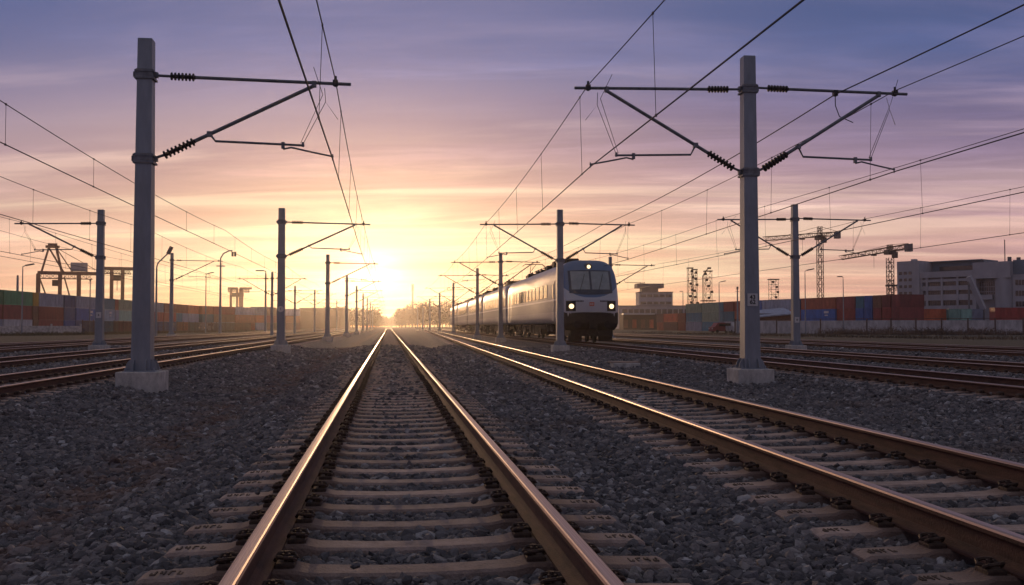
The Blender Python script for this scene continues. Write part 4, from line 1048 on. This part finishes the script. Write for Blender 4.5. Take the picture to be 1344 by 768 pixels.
# ------------------------------------------------------------------ yard lamps
def lamp(px, D, ytop, head, label, thick=.09, arm=None, base=True):
    x, y = W(px, D); H = ZP(ytop, D) + .25
    root = thing('street_lamp', label, 'lamp post', (x, y, -.25), 0, 'lamp posts of the yards')
    b = MB(); pts = [(0, 0, 0), (0, 0, H * .5), (0, 0, H - .4)]; rs = [thick * 1.5, thick * 1.1, thick * .8]
    b.tube(pts, rs, 8); b.build('post', M['mast'], root)
    hd = MB(); ar = MB()
    if head == 'bend':
        ar.tube([(0, 0, H - .4), (.15, 0, H + .1), (.8, 0, H + .75), (1.25, 0, H + 1.2)], thick * .7, 6); hd.box((1.45, 0, H + 1.55), (.35, .5, .95), rot=Matrix.Rotation(.45, 3, 'Y'))
    elif head == 'double':
        ar.tube([(0, 0, H - .4), (0, 0, H + .6), (.5, 0, H + 1.5), (1.5, 0, H + 2.0), (2.2, 0, H + 2.1)], thick * .7, 6); ar.tube([(-.8, 0, H - .9), (.8, 0, H - .9)], thick * .6, 6)
        for dx in (2.2, 2.7): hd.box((dx, 0, H + 1.4), (.35, .4, .9))
    elif head == 'flat_left': ar.tube([(0, 0, H - .4), (0, 0, H), (-.6, 0, H + .1)], thick * .7, 6); hd.box((-1.1, 0, H + .1), (1.5, .45, .22))
    elif head == 'right': ar.tube([(0, 0, H - .4), (0, 0, H), (.5, 0, H + .25)], thick * .7, 6); hd.box((1.0, 0, H + .3), (1.2, .4, .18), rot=Matrix.Rotation(-.2, 3, 'Y'))
    elif head == 'left': ar.tube([(0, 0, H - .4), (0, 0, H), (-.3, 0, H + .1)], thick * .7, 6); hd.box((-.6, 0, H + .12), (.8, .35, .16))
    elif head == 'none': hd.box((0, 0, H - .3), (.3, .3, .5)); ar.tube([(-.4, 0, H - .9), (.4, 0, H - .9)], .04, 5)
    ar.build('lamp_arm', M['mast'], root); hd.build('lamp_head', M['lamp_off'], root)
lamp(29, 148, 350, 'right', 'slim lamp post standing at the low pale stone wall, left edge')
lamp(205, 115, 346, 'bend', 'bent yard lamp with upturned head just left of the tall left yard mast', .11)
lamp(289, 190, 343, 'double', 'tall lamp mast with a hooked top and twin heads above the left containers', .2)
lamp(348.5, 186, 356, 'flat_left', 'yard lamp with a flat head pointing left, beside the double arm mast', .18)
lamp(1057, 170, 356, 'right', 'slim lamp post at the concrete wall, just right of the plated mast', .08)
lamp(1107, 172, 364, 'left', 'slim lamp post at the concrete wall before the red and blue containers', .08)
lamp(944, 235, 371, 'right', 'slim lamp post between the train and the big right mast', .1)
lamp(896.5, 300, 383, 'left', 'faint thin lamp post beside the lattice towers', .12)
lamp(968, 180, 376, 'none', 'dark plain post just left of the big right mast', .14)
lamp(22.5, 230, 361, 'none', 'stubby dark chimney rising behind the green container', .3)  # a thin chimney, built with the lamp post shape; no lamp here
lamp(118, 210, 366, 'none', 'thin dark post rising just left of the leftward arm mast', .12)
lamp(270, 210, 360, 'right', 'thin lamp post beside the hooked twin lamp mast', .1)

# ------------------------------------------------------------------ lattice masts, cranes
M['lattice'] = mat('dark_lattice', (.07, .055, .05), .7, .2, .3, 2)
M['yellow'] = mat('crane_yellow', (.22, .13, .05), .6, 0, .25, 2)
M['gantry'] = mat('gantry_red', (.17, .06, .04), .6, 0, .25, .7)
def lattice(b, p, q, w, n, r=.06):
    """square lattice beam from p to q"""
    p, q = Vector(p), Vector(q); t = (q - p).normalized(); a_ = t.cross(Vector((0, 1, 0))); a_ = a_ if a_.length > .1 else t.cross(Vector((1, 0, 0))); a_.normalize(); c_ = t.cross(a_)
    cs = [(a_ * sx + c_ * sy) * w / 2 for sx, sy in ((-1, -1), (1, -1), (1, 1), (-1, 1))]
    for c in cs: b.tube([p + c, q + c], r, 4)
    for k in range(n):
        u0, u1 = p.lerp(q, k / n), p.lerp(q, (k + 1) / n)
        for i in range(4):
            j = (i + 1) % 4; b.tube([u0 + cs[i], u0 + cs[j]], r * .6, 4); b.tube([u0 + cs[i], u1 + cs[j]] if k % 2 else [u0 + cs[j], u1 + cs[i]], r * .6, 4)
def tower_crane(label, px, D, ytop, jl, jr, Zj, w=1.6):
    """jl, jr: (px, D) of jib tip and counter-jib end"""
    x, y = W(px, D); H = ZP(ytop, D); root = thing('tower_crane', label, 'tower crane', (x, y, -.25), 0, 'tower cranes beyond the right containers')
    b = MB(); lattice(b, (0, 0, 0), (0, 0, H - 4), w, 16, .12); b.build('crane_mast', M['lattice'], root)
    L0 = Vector((*W(*jl), 0)) - Vector((x, y, 0)); L1 = Vector((*W(*jr), 0)) - Vector((x, y, 0))
    b = MB(); lattice(b, (0, 0, Zj), L0 + Vector((0, 0, Zj)), 1.3, 14, .10); b.build('jib', M['yellow'], root)
    b = MB(); lattice(b, (0, 0, Zj), L1 + Vector((0, 0, Zj)), 1.2, 5, .12); b.tube([(0, 0, H), L1 * .9 + Vector((0, 0, Zj + .8))], .07, 4); b.tube([(0, 0, H), L0 * .55 + Vector((0, 0, Zj + .8))], .06, 4); b.build('counter_jib', M['yellow'], root)
    b = MB(); b.box(L1 * .92 + Vector((0, 0, Zj - .5)), (1.7, 1.6, 2.2)); b.build('counterweight', M['conc_dark'], root)
    b = MB(); b.box((0, 0, Zj - .9), (2.6, 2.6, 1.4)); b.box((.9, -1.2, Zj - 1.8), (1.4, 1.2, 1.8)); b.build('cab', M['lattice'], root)
    b = MB(); lattice(b, (0, 0, Zj - .2), (0, 0, H), 1.2, 4, .1); b.build('apex', M['lattice'], root)
    b = MB(); k = L0 * .3; b.tube([k + Vector((0, 0, Zj - .6)), k + Vector((0, 0, Zj - 5))], .05, 4); b.box(k + Vector((0, 0, Zj - .9)), (1.4, 1.0, .6)); b.build('hook', M['lattice'], root)
tower_crane('taller tower crane just right of the plated mast, its boom reaching left', 1077, 330, 296, (1003, 345), (1102, 325), ZP(308, 330) + .2)
tower_crane('tower crane with a long boom sloping away left, behind the concrete building', 1169, 300, 320, (1104, 338), (1196, 287), ZP(326, 300))
x_, y_ = W(1176, 296)
tw = thing('scaffold_tower', 'low scaffold beside the right tower crane, next to the concrete building', 'scaffold', (x_, y_, -.2))
b = MB(); lattice(b, (0, 0, 0), (0, 0, ZP(366, 296)), 3.2, 6, .12); b.build('frame', M['lattice'], tw); b = MB(); b.box((0, 0, ZP(374, 296)), (5, 3, .5)); b.build('deck', M['lattice'], tw)
for px, D, yt, w, lab in ((906, 300, 351, 1.1, 'dark lattice tower carrying floodlights, leftmost of the close group'), (912, 302, 353, 1.0, 'dark lattice tower, second of the close group'), (929.5, 300, 355, 1.5, 'lattice tower with a bent top arm and small platforms'), (1015.5, 330, 366, 2.0, 'short lattice tower over the red containers, right of the big right mast')):
    x, y = W(px, D); H = ZP(yt, D); root = thing('lattice_tower', lab, 'lattice tower', (x, y, -.2), 0, 'lattice towers over the right yard')
    b = MB(); lattice(b, (0, 0, 0), (0, 0, H), w * 1.25, 10, .06); b.build('tower_frame', M['lattice'], root)
    b = MB()
    for k in range(6): b.box((random.uniform(-1, 1) * w * .8, -.5, H * (.45 + .1 * k)), (.7, .6, .7))
    b.box((0, 0, H), (w * 1.6, w * 1.2, .3)); b.build('floodlight', M['lattice'], root)
    if 925 < px < 935:
        b = MB(); b.tube([(-1.6, 0, 0), (-1.6, 0, H - 1.4), (0, 0, H + .8)], .16, 6); b.box((.4, 0, H + .9), (1, .6, .5)); b.box((0, 0, H * .5), (4.2, 2, .3)); b.build('bent_arm', M['lattice'], root)

def gantry(label, D, legs, ybase, ygird, x0, x1, apex=None, house=None):
    xc, yc = W((legs[0] + legs[-1]) / 2, D); root = thing('gantry_crane', label, 'gantry crane', (xc, yc, -.2), -math.atan2(xc, yc), 'gantry cranes behind the left containers')
    m_ = D / F; X = lambda px: (px - (legs[0] + legs[-1]) / 2) * m_; Zg = ZP(ygird, D)
    for px in legs:
        for dy in (0, 9):
            b = MB(); b.box((X(px), dy, Zg / 2), (1.5, 1.2, Zg)); b.build('leg', M['gantry'], root)
    b = MB()
    for dy in (1.5, 7.5): b.box(((X(x0) + X(x1)) / 2, dy, Zg + .6), (X(x1) - X(x0), .8, 1.1))
    lattice(b, (X(x0), 4, Zg - .7), (X(x1) * .8, 4, Zg - .7), 2.0, 9, .16)
    for px in legs: b.box((X(px), 4.5, Zg - .6), (.9, 9, .8))
    b.build('girder', M['gantry'], root)
    if apex:
        ax, ay = apex; Za = ZP(ay, D); b = MB(); ap = [(X(ax - 4), 3, Za), (X(ax + 5), 3, Za)]
        b.tube([(X(legs[0] + 3), 3, Zg), ap[0]], .42, 5); b.tube([ap[0], (X(ax + 16), 3, Zg)], .36, 5); b.tube([ap[1], (X(ax + 12), 3, Zg + 1)], .5, 5); b.tube([ap[1], (X(ax + 25), 3, Zg + 1)], .22, 5); b.tube([ap[1], (X(x1), 3, Zg + 1)], .12, 4)
        b.tube([(X(legs[0] + 2), 3, Zg - 2), (X(legs[0] + 18), 3, Zg * .28)], .3, 5); b.tube([(X(ax + 15), 3, Zg - 1), (X(ax + 29), 3, Zg * .25)], .3, 5)
        b.box((X(ax + .5), 3, Za + .4), (5.2, 3, .9)); b.box((X(ax + .5), 3, Za + 1.3), (3.5, 2, .9)); b.build('apex_frame', M['gantry'], root)
    if house:
        b = MB(); b.cbox((X(house), 4, Zg + 3.2), (6.4, 5, 3.4), .2); b.build('machine_house', M['conc'], root)
    b = MB(); b.box((X(legs[0] + (legs[-1] - legs[0]) * .45), 6, Zg - 3.4), (3.4, 3.2, 2.4)); b.tube([(X(legs[0] + (legs[-1] - legs[0]) * .5), 6, Zg - 3), (X(legs[0] + (legs[-1] - legs[0]) * .5), 6, Zg - 9)], .15, 4); b.build('trolley', M['lattice'], root)
gantry('large rust red gantry crane with a tall apex frame behind the left containers', 400, (52, 78, 101), 386, 359, 51, 128, (68, 324), 101)
gantry('smaller gantry crane between the leftward arm mast and the nearest left mast', 430, (146.5, 160), 392, 353, 137, 175, None, None)
gantry('hazy gantry crane pair left of the flat headed yard lamp', 620, (303, 311), 400, 379, 299, 312)
gantry('hazy single gantry crane just left of the flat headed yard lamp', 620, (315, 317.5), 402, 379, 314, 330)

# ------------------------------------------------------------------ far buildings, sheds
def block(name, label, px0, px1, ytop, D, depth, m_, floors=0, extra=None, cat='building'):
    xa, ya = W(px0, D); xb, yb = W(px1, D); w = math.hypot(xb - xa, yb - ya); H = ZP(ytop, D) + .3
    root = thing(name, label, cat, ((xa + xb) / 2, (ya + yb) / 2, -.3), math.atan2(yb - ya, xb - xa))
    b = MB(); b.box((0, depth / 2, H / 2), (w, depth, H)); b.build('wall', m_, root)
    b = MB(); b.box((0, depth / 2, H + .2), (w + .6, depth + .6, .4)); b.build('roof', M['conc_dark'], root)
    for k in range(floors):
        z = H * (k + .55) / floors
        b = MB(); b.box((0, -.06, z), (w * .92, .1, H / floors * .38)); f = b.build('window', M['pane'], root)
        b = MB(); n = max(3, int(w / 3))
        for q in range(1, n): b.box((-w * .46 + w * .92 * q / n, -.14, z), (.5, .09, H / floors * .38))
        b.build('frame', m_, f)
    return root, w, H
r, w, H = block('office_block', 'hazy grey block with an overhanging roof slab, right of the train', 839, 883, 384, 520, 14, M['conc'], 5)
b = MB(); b.box((-2.8, 6, H + 3.6), (w * .80, 12, 2.2)); b.box((-2.8, 6, H + 1.4), (w * .5, 8, 2.4)); b.build('roof_slab', M['conc_dark'], r)
block('long_hall', 'long low hazy hall spreading below the far grey block', 812, 932, 402, 500, 20, M['conc'], 2)
r, w, H = block('goods_shed', 'low brown shed with a pale canopy, just right of the train', 818, 884, 413, 380, 14, M['wallpost'], 0, cat='shed')
b = MB(); b.box((-w * .22, -2.5, H + .2), (w * .62, 6, .5), rot=Matrix.Rotation(.0, 3, 'X')); b.build('canopy', M['white_sign'], r)
for k in range(6):
    b = MB(); b.box((-w * .45 + k * w * .17, -.1, H * .4), (1.6, .12, H * .55)); b.build('door', CMAT['orange'] if k % 2 else CMAT['brown'], r)
r, w, H = block('pale_roof_shed', 'small brown shed with a pale sloping roof behind the right wall', 991, 1040, 414, 205, 9, CMAT['brown'], 0, cat='shed')
b = MB(); b.box((-.6, 2, H + .55), (w + 1, 9, .25), rot=Matrix.Rotation(.14, 3, 'X') @ Matrix.Rotation(-.09, 3, 'Y')); b.build('canopy', CMAT['grey'], r)
block('far_hall', 'hazy flat roofed hall behind the left masts', 393, 447, 405, 520, 30, M['wallpost'], 0)
block('low_warehouse', 'pale low warehouse at the end of the left container row', 330, 350, 404, 420, 15, M['conc'], 2)
x, y = W(541.5, 1000)
ch = thing('chimney', 'faint chimney rising above the hazy trees right of the sun', 'chimney', (x, y, -.3)); b = MB(); b.box((0, 0, 20), (1.8, 1.8, 40)); b.build('stack', M['wallpost'], ch); b = MB(); b.box((0, 0, ZP(377, 1000)), (2.4, 2.4, 7)); b.build('cap', M['wallpost'], ch)

# ------------------------------------------------------------------ parked vehicles
def vehicle(name, label, px, D, rot, L_, w, h, m_, lit=False):
    x, y = W(px, D); root = thing(name, label, name.split('_')[-1], (x, y, -.22), rot)
    b = MB(); prof = [(-L_ / 2, .35), (-L_ / 2, h * .55), (-L_ / 2 + .5, h * .6), (-L_ / 2 + 1.2, h), (L_ / 2 - .15, h), (L_ / 2, h * .6), (L_ / 2, .35)]
    b.loft([[(px_, -w / 2, z) for px_, z in prof], [(px_, w / 2, z) for px_, z in prof]]); b.build('body', m_, root)
    b = MB(); b.box((.5, 0, h * .78), (L_ * .62, w + .03, h * .25)); b.build('window', M['glass'], root)
    for sx in (-1, 1):
        for sy in (-1, 1): b = MB(); b.tube([(sx * L_ * .3, sy * (w / 2 - .1), .34), (sx * L_ * .3, sy * (w / 2 + .02), .34)], .34, 14); b.build('wheel', M['rubber'], root)
    for sy in (-1, 1): b = MB(); b.box((-L_ / 2 - .02, sy * w * .36, h * .42), (.05, .3, .2)); b.build('headlight', M['lamp_on'] if lit else M['white_sign'], root)
vehicle('white_van', 'white van with lit lamps parked at the left container row', 271, 270, R(75), 5.2, 2.0, 2.3, CMAT['pale grey'], True)
vehicle('dark_van', 'dark parked van left of the big right mast', 947, 205, R(10), 5.0, 1.9, 2.1, CMAT['dark red'])
vehicle('pale_van', 'pale van parked beside the dark van, behind the big right mast', 962, 203, R(95), 5.0, 2.0, 2.2, CMAT['pale grey'])

# ------------------------------------------------------------------ far trees
M['leaf'] = mat('bare_twigs', (.06, .05, .035), .9, 0, .4, .3)
def far_wood(name, label, spans, seed):
    rr = random.Random(seed); b = MB()
    for px0, px1, yt, D in spans:
        px = px0
        while px < px1:
            Dd = D * rr.uniform(.93, 1.1); x, y = W(px, Dd); H = (ZP(yt, Dd)) * rr.uniform(.7, 1.08); cr = H * rr.uniform(.28, .42)
            b.tube([(x, y, -.3), (x, y, H * .5)], [.28, .12], 5)
            for q in range(5):
                a_ = rr.uniform(0, 6.28); b.tube([(x, y, H * rr.uniform(.25, .45)), (x + math.cos(a_) * cr, y + math.sin(a_) * cr, H * rr.uniform(.6, .9))], [.12, .03], 4)
            for q in range(520):
                v = Vector((rr.gauss(0, 1), rr.gauss(0, 1), rr.gauss(0, 1))); v = v.normalized() * rr.random() ** .4
                c = Vector((x + v.x * cr, y + v.y * cr, H * .56 + v.z * H * .46)); s_ = rr.uniform(.3, .95)
                d1 = Vector((rr.gauss(0, 1), rr.gauss(0, 1), rr.gauss(0, 1))).normalized() * s_; d2 = Vector((rr.gauss(0, 1), rr.gauss(0, 1), rr.gauss(0, 1))).normalized() * s_
                b.add([c - d1, c + d2, c + d1], [(0, 1, 2)])
            px += cr * F / Dd * rr.uniform(.28, .6)
    b.build(name, M['leaf'], None, kind='stuff', label=label, cat='trees')
far_wood('far_wood', 'hazy mass of far trees under the sun, on both sides of the line', [(440, 496, 404, 620), (430, 500, 409, 900), (524, 606, 396, 620), (520, 620, 402, 900), (488, 534, 415, 1000), (380, 440, 411, 600), (606, 720, 402, 620)], 3)

# ------------------------------------------------------------------ haze
def haze():
    b = MB(); b.box((0, 0, 28.5), (2900, 2900, 60))
    m_ = bpy.data.materials.new('haze'); m_.use_nodes = True; N = m_.node_tree.nodes; L = m_.node_tree.links
    for n in list(N):
        if n.type == 'BSDF_PRINCIPLED': N.remove(n)
    out = [n for n in N if n.type == 'OUTPUT_MATERIAL'][0]; v = N.new('ShaderNodeVolumePrincipled')
    v.inputs['Color'].default_value = (.96, .90, .88, 1); v.inputs['Density'].default_value = HAZE_DENSITY; v.inputs['Anisotropy'].default_value = .88
    L.new(v.outputs[0], out.inputs['Volume'])
    b.build('haze', m_, None, kind='stuff')
haze()
